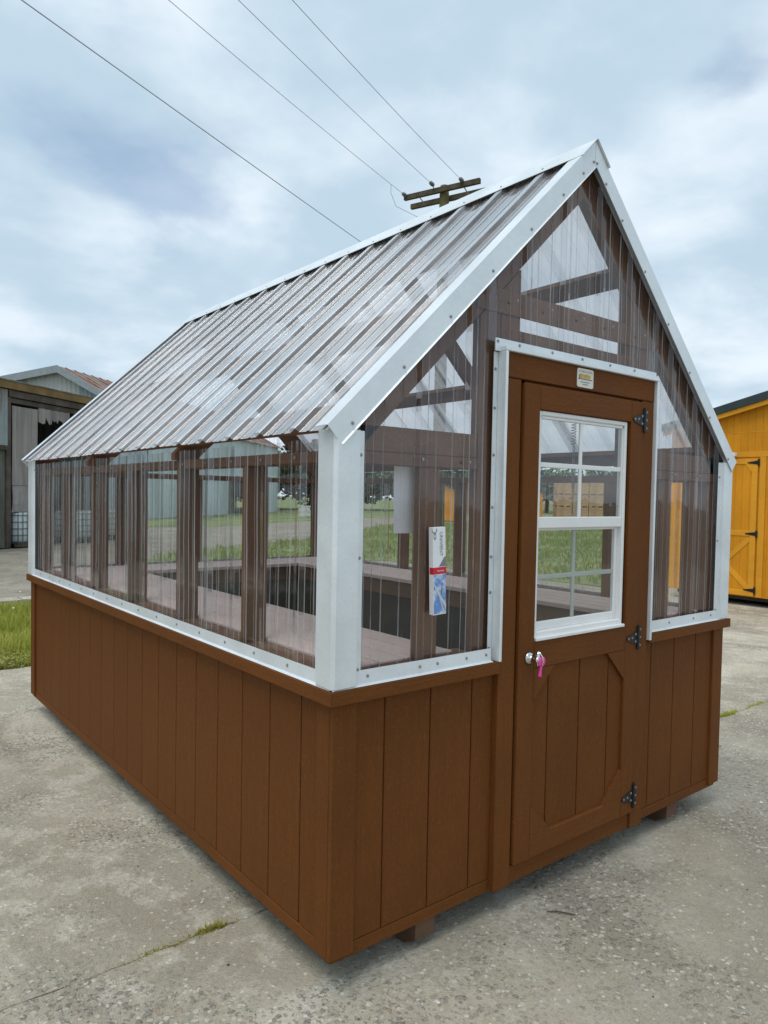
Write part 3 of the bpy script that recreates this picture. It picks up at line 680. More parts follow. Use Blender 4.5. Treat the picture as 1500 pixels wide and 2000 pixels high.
MB().prism([(UX0+.001, yl-.0006, 1.178), (UX0+.001, yl-.0006, 1.168), (UX1-.001, yl-.0006, 1.082), (UX1-.001, yl-.0006, 1.098)], (0, .0005, 0)).prism([(UX0+.024, yl-.0005, 1.133), (UX0+.029, yl-.0005, 1.131), (UX1-.010, yl-.0005, 1.075), (UX1-.014, yl-.0005, 1.074)], (0, .0003, 0)).build('printed_arm', M['beam'], ub)
MB().prism([(UX0+.034, yl-.0004, 1.133), (UX0+.037, yl-.0004, 1.133), (UX0+.042, yl-.0004, 1.176), (UX0+.039, yl-.0004, 1.176)], (0, .0003, 0)).build('printed_rod', M['ink'], ub)
flat_text('UNIVENT', .0195, UX0+.036, 1.306, yl-.0006, M['greyp'], ub, 'lettering', rot=-math.pi/2)
flat_text('Security', .0095, UX0+.032, 1.2165, yl-.0012, M['white'], ub, 'lettering')
sw = MB()
def ring(cx, cz, rx, rz, a0, a1, wd, y):
    n = 12
    for i in range(n):
        q = []
        for (k, rr) in ((i, 1), (i+1, 1), (i+1, 1-wd), (i, 1-wd)):
            a = R(a0+(a1-a0)*k/n); q.append((cx+rx*rr*math.cos(a), y, cz+rz*rr*math.sin(a)))
        sw.add(q, [(0, 1, 2, 3)])
ring(UX0+.006, 1.355, .012, .012, 180, 380, .24, yl-.0002); ring(UX0+.008, 1.333, .006, .011, 0, 360, .34, yl-.0002)
sw.build('swirl_print', M['ink'], ub)
ub.rotation_euler.y = -R(2.2)
# paper sheet hung from the girt
pg = MB(); 
pg.grid(lambda u, v: (.312+.112*u+.0015*math.sin(v*6), .100+.006*math.sin(u*5+v*2)+.004*(1-v), 1.337+.24*v), [i/10 for i in range(11)], [i/10 for i in range(11)])
po = pg.build('paper_sheet', M['paper'], None, smooth=True); tag(po, 'blank white paper sheet hanging inside the front left window', 'paper')
# coil spring with chain seen through the door window
spg = thing('spring_chain', 'thin coil spring and chain hanging behind the upper door window', 'chain', (1.553, .30, 1.50))
path = [(1.55+.011*math.cos(i*.62), .30+.011*math.sin(i*.62), 1.93-i*.00125) for i in range(170)]
MB().tube(path, .0018, 5).build('coil', plain('dull_steel', (.28, .28, .27), .4, .7), spg)
ch = MB()
for i in range(9):
    z = 1.70-i*.021; lk = []
    for j in range(11):
        a = 2*math.pi*j/10; o = .006*math.cos(a); lk.append((1.555+(o if i % 2 else 0), .30+(0 if i % 2 else o), z+.0135*math.sin(a)))
    ch.tube(lk, .0018, 5, False)
ch.build('chain_links', bpy.data.materials['dull_steel'], spg)
#PART2
# ------------------------------------------------------------------ yellow shed on the right
YEL = (.72, .29, .018)
M['yel'] = painted_wood('yellow_shed_paint', YEL, 'z', .6, .3, .1); M['yel_t'] = painted_wood('yellow_shed_trim', (.78, .35, .03), 'y', .6, .3, .1)
M['dkroof'] = plain('dark_green_roof_metal', (.035, .05, .05), .5, .2); M['shingle'] = plain('dark_shingle', (.06, .065, .065), .9, 0, .3, 14, .4)
SX, SY0, SY1, SE = 9.9, .85, 4.56, 2.66
RY = (SY0+SY1)/2; RZ = SE+(SY1-RY)*.236
ys = thing('yellow_shed', 'yellow painted wooden shed with dark roof edge behind the greenhouse', 'shed', (SX+2, RY, G))
bar('wall', M['yel'], ys, SX+.02, SX+4.0, SY0+.02, SY1-.02, .07, SE-.02, c=.005)
def roof_z(y): return RZ-abs(y-RY)*.236
sb = None
wl = MB().prism([(SX+.012, SY0+.01, .05), (SX+.012, SY1-.01, .05), (SX+.012, SY1-.01, SE-.01), (SX+.012, RY, RZ-.01), (SX+.012, SY0+.01, SE-.01)][::-1], (.02, 0, 0)).build('gable_wall', M['yel'], ys)
y = SY1-.01; cache = {}
while y-.109 > 1.9:
    y0, y1 = y-.106, y
    for (z0, z1) in ((.045, 2.525), (2.545, None)):
        mb = MB(); zt0 = z1 or roof_z(y0)-.05; zt1 = z1 or roof_z(y1)-.05
        if zt1 <= z0+.02: zt1 = z0+.02
        mb.prism([(SX, y0, z0), (SX, y1, z0), (SX, y1, zt1), (SX, y0, zt0)][::-1], (.012, 0, 0)); mb.build('siding_board', M['yel'], wl)
    y -= .109
bar('band_board', M['yel_t'], ys, SX-.012, SX+.002, 2.6, SY1, 2.155, 2.235, c=.003)
bar('corner_board', M['yel_t'], ys, SX-.014, SX+.09, SY1-.09, SY1+.014, .045, SE, c=.004)
bar('seam_strip', M['yel_t'], ys, SX-.003, SX+.006, 1.0, SY1-.091, 2.527, 2.543, c=.001)
for sgn, ye in ((1, SY1+.12), (-1, SY0-.12)):
    za = roof_z(ye)
    MB().prism([(SX-.12, RY, RZ+.02), (SX-.12, ye, za+.02), (SX-.12, ye, za+.085), (SX-.12, RY, RZ+.085)], (4.3, 0, 0)).build('roof_slope', M['shingle'], ys)
    MB().prism([(SX-.14, RY, RZ-.03), (SX-.14, ye+.01*sgn, za-.03), (SX-.14, ye+.01*sgn, za+.09), (SX-.14, RY, RZ+.09)], (.019, 0, 0)).build('roof_edge', M['dkroof'], ys)
    MB().prism([(SX-.118, RY, RZ-.1), (SX-.118, ye, za-.1), (SX-.118, ye, za-.031), (SX-.118, RY, RZ-.031)], (.02, 0, 0)).build('fascia', M['yel_t'], ys)
bar('base_skirt', plain('dark_skirt', (.05, .05, .035), .9), ys, SX+.10, SX+3.9, SY0+.1, SY1-.1, -.02, .07, c=.003)
for yy in (SY0+.25, RY, SY1-.3): bar('skid', M['skid'], ys, SX+.2, SX+3.8, yy-.05, yy+.05, G+.002, -.02, c=.003)
bar('lamp_bracket', M['vinyl'], ys, SX-.09, SX-.012, 3.50, 3.66, 2.17, 2.225, c=.004)
def shed_door(ya, yb, hinge_low):
    dr = bar('door', M['yel'], ys, SX-.018, SX-.001, ya, yb, .06, 2.13, c=.002)
    xf, xk = SX-.032, SX-.0182
    yy = ya+.005
    while yy < yb-.02:
        MB().box(SX-.0225, SX-.0178, yy, min(yy+.105, yb-.004), .065, 2.125, .0015).build('door_board', M['yel'], dr); yy += .109
    MB().box(xf, xk, ya, ya+.085, .06, 2.13, .003).build('stile', M['yel_t'], dr); MB().box(xf, xk, yb-.085, yb, .06, 2.13, .003).build('stile', M['yel_t'], dr)
    for (z0, z1) in ((.06, .14), (.965, 1.045), (2.05, 2.13)): MB().box(xf+.0005, xk, ya+.0855, yb-.0855, z0, z1, .003).build('rail', M['yel_t'], dr)
    l, r = (ya+.0855, yb-.0855); m = .55
    a, b = (l, r) if hinge_low else (r, l)
    for (zs) in (.93, .17):
        q = Vector((0, b-a, m-zs)).normalized(); nrm = Vector((0, -q.z, q.y))*.036
        pts = [Vector((xf+.001, a, zs))+nrm, Vector((xf+.001, b, m))+nrm, Vector((xf+.001, b, m))-nrm, Vector((xf+.001, a, zs))-nrm]
        MB().prism(pts, (.0125, 0, 0)).build('diagonal_brace', M['yel_t'], dr)
    q = MB().prism([(xf+.0008, a, 2.05), (xf+.0008, a+(.16 if hinge_low else -.16), 2.05), (xf+.0008, a+(.10 if hinge_low else -.10), 2.05), (xf+.0008, a, 1.93), (xf+.0008, a, 1.87)], (.012, 0, 0)); q.build('corner_brace', M['yel_t'], dr)
    yh = ya if hinge_low else yb; sg = 1 if hinge_low else -1
    for hz in (2.07, 1.0, .15):
        mb = MB().box(xf-.006, xf+.0, yh-.03 if hinge_low else yh, yh if hinge_low else yh+.03, hz-.055, hz+.055, .002)
        mb.prism([(xf-.005, yh, hz-.03), (xf-.005, yh, hz+.03), (xf-.005, yh+sg*.15, hz+.007), (xf-.005, yh+sg*.15, hz-.007)], (.0045, 0, 0)); mb.build('hinge', M['black'], dr)
shed_door(3.18, 3.735, True); shed_door(3.74, 4.295, False)
bar('door_casing', M['yel_t'], ys, SX-.022, SX-.001, 3.065, 3.155, .05, 2.153, c=.003); bar('door_casing', M['yel_t'], ys, SX-.022, SX-.001, 4.32, 4.41, .05, 2.153, c=.003)
# ------------------------------------------------------------------ old barn on the left
BA = Vector((2.85, 19.45, 0)); BU = Vector((.795, .607, 0)); BN = Vector((-.607, .795, 0)); ZU = Vector((0, 0, 1))
def bp(u, z, n=0): return BA+BU*u+BN*n+ZU*z
def corr(mat, u0, u1, z0, z1, n, per, amp, parent, name='wall_sheet', fn=None, ztop=None, wav=0, seed=0):
    f = fn or bp; k = max(4, int((u1-u0)/per*4)); rnd = random.Random(seed); ph = rnd.uniform(0, 6)
    def pt(i, v):
        u = u0+(u1-u0)*i/k; zt = ztop(u) if ztop else z1
        return f(u, z0+v*(zt-z0), n-amp*(1 if i % 4 in (1, 2) else 0)+wav*math.sin(u*5+v*3+ph))
    return MB().grid(pt, list(range(k+1)), [0, .33, .66, 1]).build(name, mat, parent)
def old_sheet(name, c, c2, amount=.5, rust=None):
    t = Mt(name); a = t.noise(1.2, 6, .65, (2, 2, .25), .5); b = t.noise(4, 6, .7)
    c0 = t.mix(t.ramp(a, .35, .7, 0, amount), c, c2)
    c0 = t.mix(t.math('MULTIPLY', t.ramp(b, .5, .75), .35), c0, tuple(x*.55 for x in c))
    if rust: c0 = t.mix(t.ramp(t.noise(.7, 5, .6, (1, 1, .6)), .45, .62), c0, rust)
    return t.bsdf(c0, .75, .1, t.bump(b, .2, .01))
M['oldgrey'] = old_sheet('weathered_fibreglass_sheet', (.34, .31, .29), (.17, .155, .145), .9)
M['oldsteel'] = old_sheet('stained_galvanised_sheet', (.30, .34, .34), (.16, .17, .155), .8, (.14, .09, .06))
M['mossy'] = old_sheet('mossy_corrugated_sheet', (.15, .155, .13), (.045, .048, .035), .95)
M['oldwood'] = painted_wood('grey_old_timber', (.11, .09, .075), 'x', .9, .6, .35); M['ochre'] = plain('ochre_fascia', (.20, .125, .045), .8, 0, .25, 2, .2)
M['void'] = plain('interior_shade_black', (.02, .018, .016), .9)  # near-black colour stands in for the shade inside
ob = thing('old_barn', 'weathered open barn with ochre fascia and hanging grey corrugated sheets', 'barn', bp(3, G, 3))
def bbox(name, mat, u0, u1, z0, z1, n0, n1):
    c = [bp(u0, z0, n0), bp(u1, z0, n0), bp(u1, z1, n0), bp(u0, z1, n0)]; return MB().prism(c, BN*(n1-n0)).build(name, mat, ob)
bbox('fascia_board', M['ochre'], -20, 4.15, 4.13, 4.33, -.10, -.02)  # unseen left run added to darken reflections in the side panels
bbox('barn_roof', M['oldsteel'], -20, 4.15, 4.331, 4.36, -.12, 7)
bbox('lintel_beam', M['oldwood'], .22, 4.1, 3.93, 4.10, -.04, .12)
bbox('lintel_beam', M['oldwood'], .24, 4.1, 3.78, 3.905, .02, .14)
bbox('barn_post', M['oldwood'], .14, .30, G, 3.92, -.02, .14); bbox('barn_post', M['oldwood'], 3.94, 4.1, G, 3.77, .02, .16)
corr(M['oldsteel'], -20, .135, 2.62, 4.10, -.03, .2, .03, ob, seed=1); corr(M['mossy'], -20, .135, G, 2.50, .05, .2, .03, ob, seed=2)
bbox('rail_beam', M['oldwood'], -20, .135, 2.5, 2.61, -.06, .06)
corr(M['oldgrey'], .33, 1.30, 1.57, 3.70, -.02, .2, .03, ob, 'hanging_sheet', wav=.015, seed=3)
corr(M['oldgrey'], .33, 1.30, .84, 1.56, -.02, .9, .05, ob, 'hanging_sheet', wav=.03, seed=4)
rg = random.Random(5); rag = [rg.uniform(-.12, .1) for _ in range(40)]
MB().grid(lambda i, v: bp(1.40+i*.055, 3.77-v*(.36+rag[i]), .03+.02*math.sin(i*1.3)), list(range(25)), [0, .5, 1]).build('torn_curtain', M['oldgrey'], ob)
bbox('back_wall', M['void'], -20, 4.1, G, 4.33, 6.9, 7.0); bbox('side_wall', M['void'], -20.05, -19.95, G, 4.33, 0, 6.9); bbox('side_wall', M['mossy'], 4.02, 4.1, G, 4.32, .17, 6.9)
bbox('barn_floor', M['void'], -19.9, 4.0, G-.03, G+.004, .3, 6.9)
# intermediate bulk tanks under the barn
M['tank'] = plain('white_tank_plastic', (.62, .68, .68), .35, 0, .06, 2); M['cage'] = plain('grey_cage_tube', (.12, .15, .16), .5, .4)
def tote(u, n, label, s=1.0):
    c = bp(u, G, n); t_ = thing('bulk_tank', label, 'tank', c, 'white bulk tanks in wire cages at the barn')
    q = lambda a, z, d: c+BU*a+BN*d+ZU*z
    def shell(h, z0, z1, r):
        pts = []
        for (cx, cy_, a0_) in ((h-r, h-r, 0), (-h+r, h-r, 90), (-h+r, -h+r, 180), (h-r, -h+r, 270)):
            for i in range(5): a = R(a0_+22.5*i); pts.append((cx+r*math.cos(a), cy_+r*math.sin(a)))
        return pts
    mb = MB(); prof = [(.40, .13), (.455, .18), (.46, .5), (.455, .86), (.43, .93), (.34, .955)]; k0 = len(mb.v); rings = []
    for (h, z) in prof: rings.append([q(a, z, d) for a, d in shell(h*s, 0, 0, .12)])
    nn_ = len(rings[0])
    for r_ in rings: mb.v += [tuple(p) for p in r_]
    for i in range(len(prof)-1):
        for j in range(nn_): mb.f.append([i*nn_+j, i*nn_+(j+1) % nn_, (i+1)*nn_+(j+1) % nn_, (i+1)*nn_+j]); mb.mi.append(0)
    mb.f.append(list(range((len(prof)-1)*nn_, len(prof)*nn_))); mb.mi.append(0)
    mb.build('tank', M['tank'], t_, smooth=True)
    cg = MB(); hh = .485*s
    for z in (.14, .32, .50, .68, .86, .95):
        ring_ = [q(-hh, z, -hh), q(hh, z, -hh), q(hh, z, hh), q(-hh, z, hh), q(-hh, z, -hh)]; 
        for a, b in zip(ring_, ring_[1:]): cg.tube([a, b], .012, 6)
    for i in range(6):
        a = -hh+2*hh*i/5
        for (x, d) in ((a, -hh), (a, hh), (-hh, a), (hh, a)): cg.tube([q(x, .12, d), q(x, .96, d)], .012, 6)
    cg.build('cage', M['cage'], t_)
    pl = MB()
    for d in (-.4, 0, .4): pl.prism([q(-.5*s, .003, d-.06), q(.5*s, .003, d-.06), q(.5*s, .003, d+.06), q(-.5*s, .003, d+.06)], (0, 0, .09))
    pl.prism([q(-.5*s, .094, -.5*s), q(.5*s, .094, -.5*s), q(.5*s, .094, .5*s), q(-.5*s, .094, .5*s)], (0, 0, .022)); pl.build('pallet', M['oldwood'], t_)
tote(.86, .3, 'white caged bulk tank standing beneath the hanging grey sheet', .95); tote(3.3, .25, 'added white caged bulk tank for the pale glare behind the rear side windows'); tote(5.0, .25, 'added white caged bulk tank for pale glare right of the barn')  # second and third tanks are added, standing in for unidentified pale glare
# ------------------------------------------------------------------ metal gable building behind the barn
GA = Vector((10.7, 43.7, 0)); GU = Vector((.66, -.751, 0)); GB = Vector((.751, .66, 0))
mg = thing('metal_building', 'pale metal building with rusty roof rising behind the old barn', 'building', GA+ZU*G)
def gp(u, z, n=0): return GA+GU*u+GB*n+ZU*z
def gz(u): return 8.66-.53*u if u > 0 else 8.66+.165*u
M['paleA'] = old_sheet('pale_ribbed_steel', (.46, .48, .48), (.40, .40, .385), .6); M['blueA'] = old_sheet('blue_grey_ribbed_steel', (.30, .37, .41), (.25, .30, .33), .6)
M['rust'] = old_sheet('rusty_roof_steel', (.33, .28, .26), (.25, .13, .085), .9, (.24, .095, .05)); M['gtrim'] = plain('grey_edge_trim', (.27, .31, .33), .6)
for (u0, u1, mm) in ((-7, -2.25, 'blueA'), (-2.25, 1.2, 'paleA'), (1.2, 5.5, 'blueA')):
    corr(M[mm], u0, u1, G, 8, 0, .3, .04, mg, 'wall_sheet', fn=gp, ztop=lambda u: gz(u)-.05)
for (u0, u1, mm) in ((0, 5.9, 'rust'), (-7.3, 0, 'oldsteel')):
    MB().prism([gp(u0, gz(u0), -.4), gp(u1, gz(u1), -.4), gp(u1, gz(u1)+.06, -.4), gp(u0, gz(u0)+.06, -.4)], GB*24).build('roof_slope', M[mm], mg)
    MB().prism([gp(u0, gz(u0)-.34, -.46), gp(u1, gz(u1)-.34, -.46), gp(u1, gz(u1)+.09, -.46), gp(u0, gz(u0)+.09, -.46)], GB*.05).build('roof_edge', M['gtrim'], mg)
n_rib = 26
for i in range(n_rib):
    o = .2+i*.9; MB().prism([gp(.1, gz(.1)+.061, o), gp(5.8, gz(5.8)+.061, o), gp(5.8, gz(5.8)+.13, o), gp(.1, gz(.1)+.13, o)], GB*.12).build('roof_rib', M['rust'], mg)
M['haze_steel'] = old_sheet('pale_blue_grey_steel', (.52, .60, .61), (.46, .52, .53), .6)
def gs2(u, z, n=0): return gp(5.5-n, z, u)
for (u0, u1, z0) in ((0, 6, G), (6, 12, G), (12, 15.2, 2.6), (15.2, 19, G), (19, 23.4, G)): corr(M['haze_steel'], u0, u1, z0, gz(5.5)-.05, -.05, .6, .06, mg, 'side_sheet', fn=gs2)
MB().prism([gp(4.9, G, 11.9), gp(4.9, G, 15.3), gp(4.9, 2.7, 15.3), gp(4.9, 2.7, 11.9)], GU*.05).build('doorway_shade_sheet', M['void'], mg)  # black sheet standing in for shade inside the open doorway
# ------------------------------------------------------------------ utility pole and wires
UP = Vector((10.97, 11.33, G)); AD = Vector((.334, -.9426, 0)); AP = Vector((-.9426, -.334, 0))
M['pole'] = plain('mossy_pole_wood', (.12, .10, .045), .9, 0, .4, 5, .5); M['arm'] = plain('weathered_arm_wood', (.085, .068, .04), .9, 0, .35, 6, .5); M['porc'] = plain('grey_porcelain', (.18, .17, .17), .35); M['wire'] = plain('wire_metal', (.38, .37, .40), .5, .3)
up_ = thing('utility_pole', 'mossy wooden utility pole with double crossarm above the greenhouse ridge', 'utility pole', UP)
MB().tube([UP+ZU*.002, UP+ZU*5, UP+ZU*8.9, UP+ZU*9.12], [.17, .145, .118, .10], 14).build('pole', M['pole'], up_, smooth=True)
def armbox(c, half, w_, h_):
    q = [c+AD*-half+AP*-w_, c+AD*half+AP*-w_, c+AD*half+AP*w_, c+AD*-half+AP*w_]; return MB().prism([p-ZU*h_ for p in q], (0, 0, 2*h_))
zA = 8.87
armbox(UP+ZU*(zA-G)+AP*.17, 1.02, .045, .058).build('crossarm', M['arm'], up_); armbox(UP+ZU*(zA-G-.10)-AP*.17, 1.02, .045, .058).build('crossarm', M['arm'], up_)
for s_ in (-.6, .6): MB().tube([UP+ZU*(zA-G)+AP*.17+AD*s_-ZU*.05, UP+ZU*(zA-G-.1)-AP*.17+AD*s_-ZU*.05], .014, 6).build('arm_bolt', M['wire'], up_)
ends = [(-1.0, (10.53, 12.2, 8.90), (2.94, 8.65, 8.60)), (-.2, (10.75, 11.46, 9.0), (3.79, 8.13, 8.70)), (.72, (11.06, 10.77, 8.96), (4.38, 7.57, 8.66))]
nmw = ['nearest to the left arm tip', 'in the middle of the three', 'nearest to the right arm tip']
ev = [(795, 385), (848, 363), (905, 355)]
for k, (off, a, b) in enumerate(ends):
    a, b = Vector(a), Vector(b); d = (b-a)
    st = a+d*.03
    MB().lathe(st, -d, [(.012, -.02), (.045, .0), (.05, .05), (.03, .06), (.05, .075), (.05, .125), (.03, .135), (.045, .15), (.012, .18)], 10).build('insulator', M['porc'], up_, smooth=True)
    MB().tube([st+(-d).normalized()*.15, UP+ZU*(zA-G)+AP*.14+AD*off*.97], .012, 6).build('insulator_link', M['wire'], up_)
    far = a+d*3.2; pts = []
    for i in range(41):
        t0 = .032+(3.2-.032)*i/40; p = a+d*t0; s0 = (t0-0)*(3.2-t0); s1 = 1*(3.2-1); p = Vector((p.x, p.y, a.z+(b.z-a.z)*s0/s1*.9+(b.z-a.z)*t0*.1)); pts.append(p)
    wr = MB().tube(pts, .0055, 6).build('power_line', M['wire']); tag(wr, 'thin grey power line ending at the crossarm, '+nmw[k], 'wire', 'overhead power lines')
    if k == 0:
        jp = pts[1]; mb = MB().tube([jp, jp+Vector((.02, .03, -.18)), jp+Vector((.25, .1, -.42)), UP+ZU*(zA-G-.75)+AD*off*.25], .0055, 5); mb.build('jumper_wire', M['wire'], up_)
a = Vector((10.97, 11.33, 6.30)); b = Vector((.50, 6.44, 6.525)); pts = [a+(b-a)*(i/30*2.6)+ZU*(-.10*4*(i/30)*(1-i/30)) for i in range(31)]
tag(MB().tube(pts, .0068, 6).build('power_line', M['wire']), 'slightly thicker lower wire crossing the sky left of the ridge', 'wire', 'overhead power lines')
# ------------------------------------------------------------------ far things seen through the glazing
M['crate'] = plain('raw_crate_timber', (.48, .30, .15), .85, 0, .2, 1.5, .2)
CA = Vector((45.7, 34.9, G)); CU = Vector((.78, -.626, 0)); CN = Vector((.626, .78, 0))
cm = MB()
for i in range(4):
    for z in (.0, .22, .44, .66): cm.box(-.60, .60, -.62 if i == 0 else .60, -.60 if i == 0 else .62, .10+z, .10+z+.205, .004) if i < 2 else cm.box(-.62 if i == 2 else .60, -.60 if i == 2 else .62, -.6, .6, .10+z, .10+z+.205, .004)
for x in (-.56, 0, .56): cm.box(x-.05, x+.05, -.645, -.62, .0, .97, .004); cm.box(x-.05, x+.05, .62, .645, .0, .97, .004)
for x in (-.5, 0, .5): cm.box(x-.05, x+.05, -.6, .6, .0, .10, .004)
cmesh = cm.mesh('wooden_crate', M['crate'])
for i in range(4):
    for k in range(3):
        o = link('wooden_crate', cmesh, None, CA+CU*(.6+i*1.28)+ZU*(.002+k*.975)); o.rotation_euler.z = math.atan2(CU.y, CU.x)
        tag(o, 'raw timber crate behind the door window, %s row, %s in the stack' % (('bottom', 'middle', 'top')[k], ('leftmost', 'second from left', 'third from left', 'rightmost')[i]), 'crate', 'stacked timber crates beyond the field')
def far_shed(name, label, c, wd, dp, hw, hr, ang, wm, rm):
    t_ = thing(name, label, 'shed', c); u = Vector((math.cos(ang), math.sin(ang), 0)); n = Vector((-u.y, u.x, 0)); q = lambda a, d, z: Vector(c)+u*a+n*d+ZU*z
    h = wd/2
    MB().prism([q(-h, 0, .02), q(h, 0, .02), q(h, 0, hw), q(0, 0, hr), q(-h, 0, hw)], n*dp).build('wall', wm, t_)
    for s_ in (-1, 1): MB().prism([q(0, -.15, hr+.02), q(s_*(h+.15), -.15, hw-.03), q(s_*(h+.15), -.15, hw+.06), q(0, -.15, hr+.11)], n*(dp+.3)).build('roof_slope', rm, t_)
    dr = MB().prism([q(-.5, -.03, .05), q(.5, -.03, .05), q(.5, -.03, 1.95), q(-.5, -.03, 1.95)], n*.03).build('door', M['yel_t'], t_)
    MB().prism([q(-.5, -.05, .95), q(.5, -.05, .95), q(.5, -.05, 1.05), q(-.5, -.05, 1.05)], n*.02).build('rail', wm, dr)
far_shed('garden_shed', 'small orange shed far off behind the front left window', (31.6, 33.4, G), 3.0, 3, 1.9, 2.5, -.75, M['yel'], M['shingle'])
far_shed('garden_shed', 'small yellow shed far off left of the timber crates', (43.0, 35.2, G), 1.9, 3, 2.0, 2.5, -.75, M['yel'], M['shingle'])
far_shed('garden_shed', 'brown shed beyond the field near the carton', (51.5, 48.5, G), 5, 4, 2.8, 4.0, -.75, M['frame'], M['shingle'])
# white boxes standing on the gravel
M['boxwhite'] = plain('white_plastic', (.75, .75, .74), .4)
for k, (zb, sz, lab) in enumerate(((.0, .42, 'lower white plastic box far off behind the near side window'), (.425, .34, 'upper white plastic box far off behind the near side window'))):
    t_ = thing('plastic_box', lab, 'box', (26.6, 42.0, G+.003+zb), 'white boxes stacked on the gravel')
    MB().box(26.25, 26.95, 41.75, 42.25, G+.003+zb, G+.003+zb+sz-.06, .03).build('box_body', M['boxwhite'], t_); MB().box(26.22, 26.98, 41.72, 42.28, G+.003+zb+sz-.058, G+.003+zb+sz, .015).build('lid', M['boxwhite'], t_)
# trees far behind
def leafmat(name, c):
    t = Mt(name); n = t.noise(2.5, 4); return t.bsdf(t.mix(t.ramp(n, .3, .7), tuple(x*.6 for x in c), tuple(x*1.4 for x in c)), .8, 0, None, .2)
M['leafA'] = leafmat('tree_leaves_dark', (.06, .09, .035)); M['leafB'] = leafmat('tree_leaves_mid', (.09, .125, .045)); M['bark'] = plain('bark', (.07, .055, .04), .9, 0, .3, 8, .5)  # dark leaves lightened to paint in distance haze
def crown_mesh(seed, n=2600):
    r = random.Random(seed); mb = MB(); cl = [(r.gauss(0, .42), r.gauss(0, .42), r.uniform(.35, 1.0), r.uniform(.22, .4)) for _ in range(13)]
    for _ in range(n):
        x, y, z, s_ = r.choice(cl); p = Vector((r.gauss(0, 1), r.gauss(0, 1), r.gauss(0, .8))).normalized()*s_*r.uniform(.6, 1.05)+Vector((x*.75, y*.75, z))
        a = Vector((r.gauss(0, 1), r.gauss(0, 1), r.gauss(0, 1))).normalized()*.055; b = a.orthogonal().normalized()*.04
        mb.add([p-a, p+b, p+a, p-b], [(0, 1, 2, 3)])
    return mb
crowns = [crown_mesh(s_) for s_ in (1, 2, 3)]; cms = [[c.mesh('crown', M[k]) for k in ('leafA', 'leafB')] for c in crowns]
trm = MB(); trm.tube([(0, 0, 0), (.02, 0, .3), (.0, .02, .7)], [.05, .04, .015], 7); 
for a in range(5): trm.tube([(0, .01, .35+.05*a), (.15*math.cos(a*2.4), .15*math.sin(a*2.4), .5+.05*a), (.3*math.cos(a*2.4), .3*math.sin(a*2.4), .62+.05*a)], [.018, .012, .004], 5)
trm = trm.mesh('trunk', M['bark'])
spots = [(30, 64, 6.5), (36, 66, 5.5), (41, 63, 6), (47, 66, 5), (52, 62, 4.5), (57, 60, 5), (62, 56, 4.4), (66, 52, 4.6), (71, 47, 4.2), (76, 43, 4.0), (80, 38, 4.3), (22, 68, 8), (84, 33, 4.5), (70, 60, 5)]
wh = ['far left of the field edge', 'second along the field edge', 'behind the white plastic boxes', 'behind the near side window', 'left of the paper sheet', 'behind the paper sheet', 'left of the carton', 'right of the carton', 'left of the door jamb', 'behind the door window left edge', 'behind the timber crates', 'behind the pale metal building', 'right of the timber crates', 'behind the brown shed']
for i, (x, y, h) in enumerate(spots):
    t_ = thing('tree', 'small leafy tree far off, '+wh[i], 'tree', (x, y, G), 'trees at the far edge of the field'); t_.scale = (h*1.25, h*1.25, h); t_.rotation_euler.z = i*1.7
    for nm, me in (('crown', cms[i % 3][i % 2]), ('trunk', trm)):
        o = bpy.data.objects.new(nm, me); col.objects.link(o); o.parent = t_; WL[o.name] = Vector((x, y, G))
# ------------------------------------------------------------------ grass, weeds, small debris
def grassmat(name, a, b):
    t = Mt(name); n = t.noise(1.3, 4); n2 = t.noise(30, 2)
    c = t.mix(t.ramp(n, .3, .7), a, b); c = t.mix(t.math('MULTIPLY', n2, .5), c, (.26, .27, .06)); m = t.bsdf(c, .7, 0, None, .25); tl = t.n('ShaderNodeBsdfTranslucent'); t.l(c, tl.inputs[0]); ad = t.n('ShaderNodeMixShader'); ad.inputs[0].default_value = .45; t.l(t.b.outputs[0], ad.inputs[1]); t.l(tl.outputs[0], ad.inputs[2]); t.l(ad.outputs[0], t.o.inputs[0]); return m
M['grass'] = grassmat('grass_blades', (.36, .41, .055), (.60, .59, .13)); M['meadow'] = grassmat('meadow_grass', (.22, .29, .075), (.36, .41, .14)); M['moss'] = grassmat('yellow_green_moss', (.40, .35, .07), (.60, .52, .15)); M['flower'] = plain('clover_white', (.8, .8, .72), .7)
def blades(n, place, hmin, hmax, wd, seed):
    r = random.Random(seed); mb = MB()
    for _ in range(n):
        x, y, z, sc_ = place(r); a = r.uniform(0, 6.283); h = r.uniform(hmin, hmax)*sc_; ln = h*r.uniform(.15, .7); w_ = wd*r.uniform(.6, 1.4); dx, dy = math.cos(a), math.sin(a)
        b0 = Vector((x, y, z)); m = b0+Vector((dx*ln*.35, dy*ln*.35, h*.6)); t0 = b0+Vector((dx*ln, dy*ln, h)); s_ = Vector((-dy, dx, 0))*w_
        mb.add([b0-s_, b0+s_, m+s_*.8, m-s_*.8, t0], [(0, 1, 2, 3), (3, 2, 4)])
    return mb
def verge(r):
    while True:
        x, y = r.uniform(-2.2, 2.6), r.uniform(5.12, 8.9); e = .5+.5*math.sin(x*2.3+y*1.7)*math.sin(y*2.9+1)
        if r.random() < .35+.65*e: return x, y, G-.018, .45+.75*e*(1 if y > 5.4 else .55)
tag(blades(26000, verge, .05, .23, .006, 1).build('grass_verge', M['grass']), 'rough green grass growing in the strip behind the slab', 'grass', kind='stuff')
def leafy(r):
    x, y = r.uniform(-1.6, 1.6), 5.1+abs(r.gauss(0, .35)); return x, y, G-.015+r.uniform(0, .10), .5
wb = MB(); r = random.Random(9)
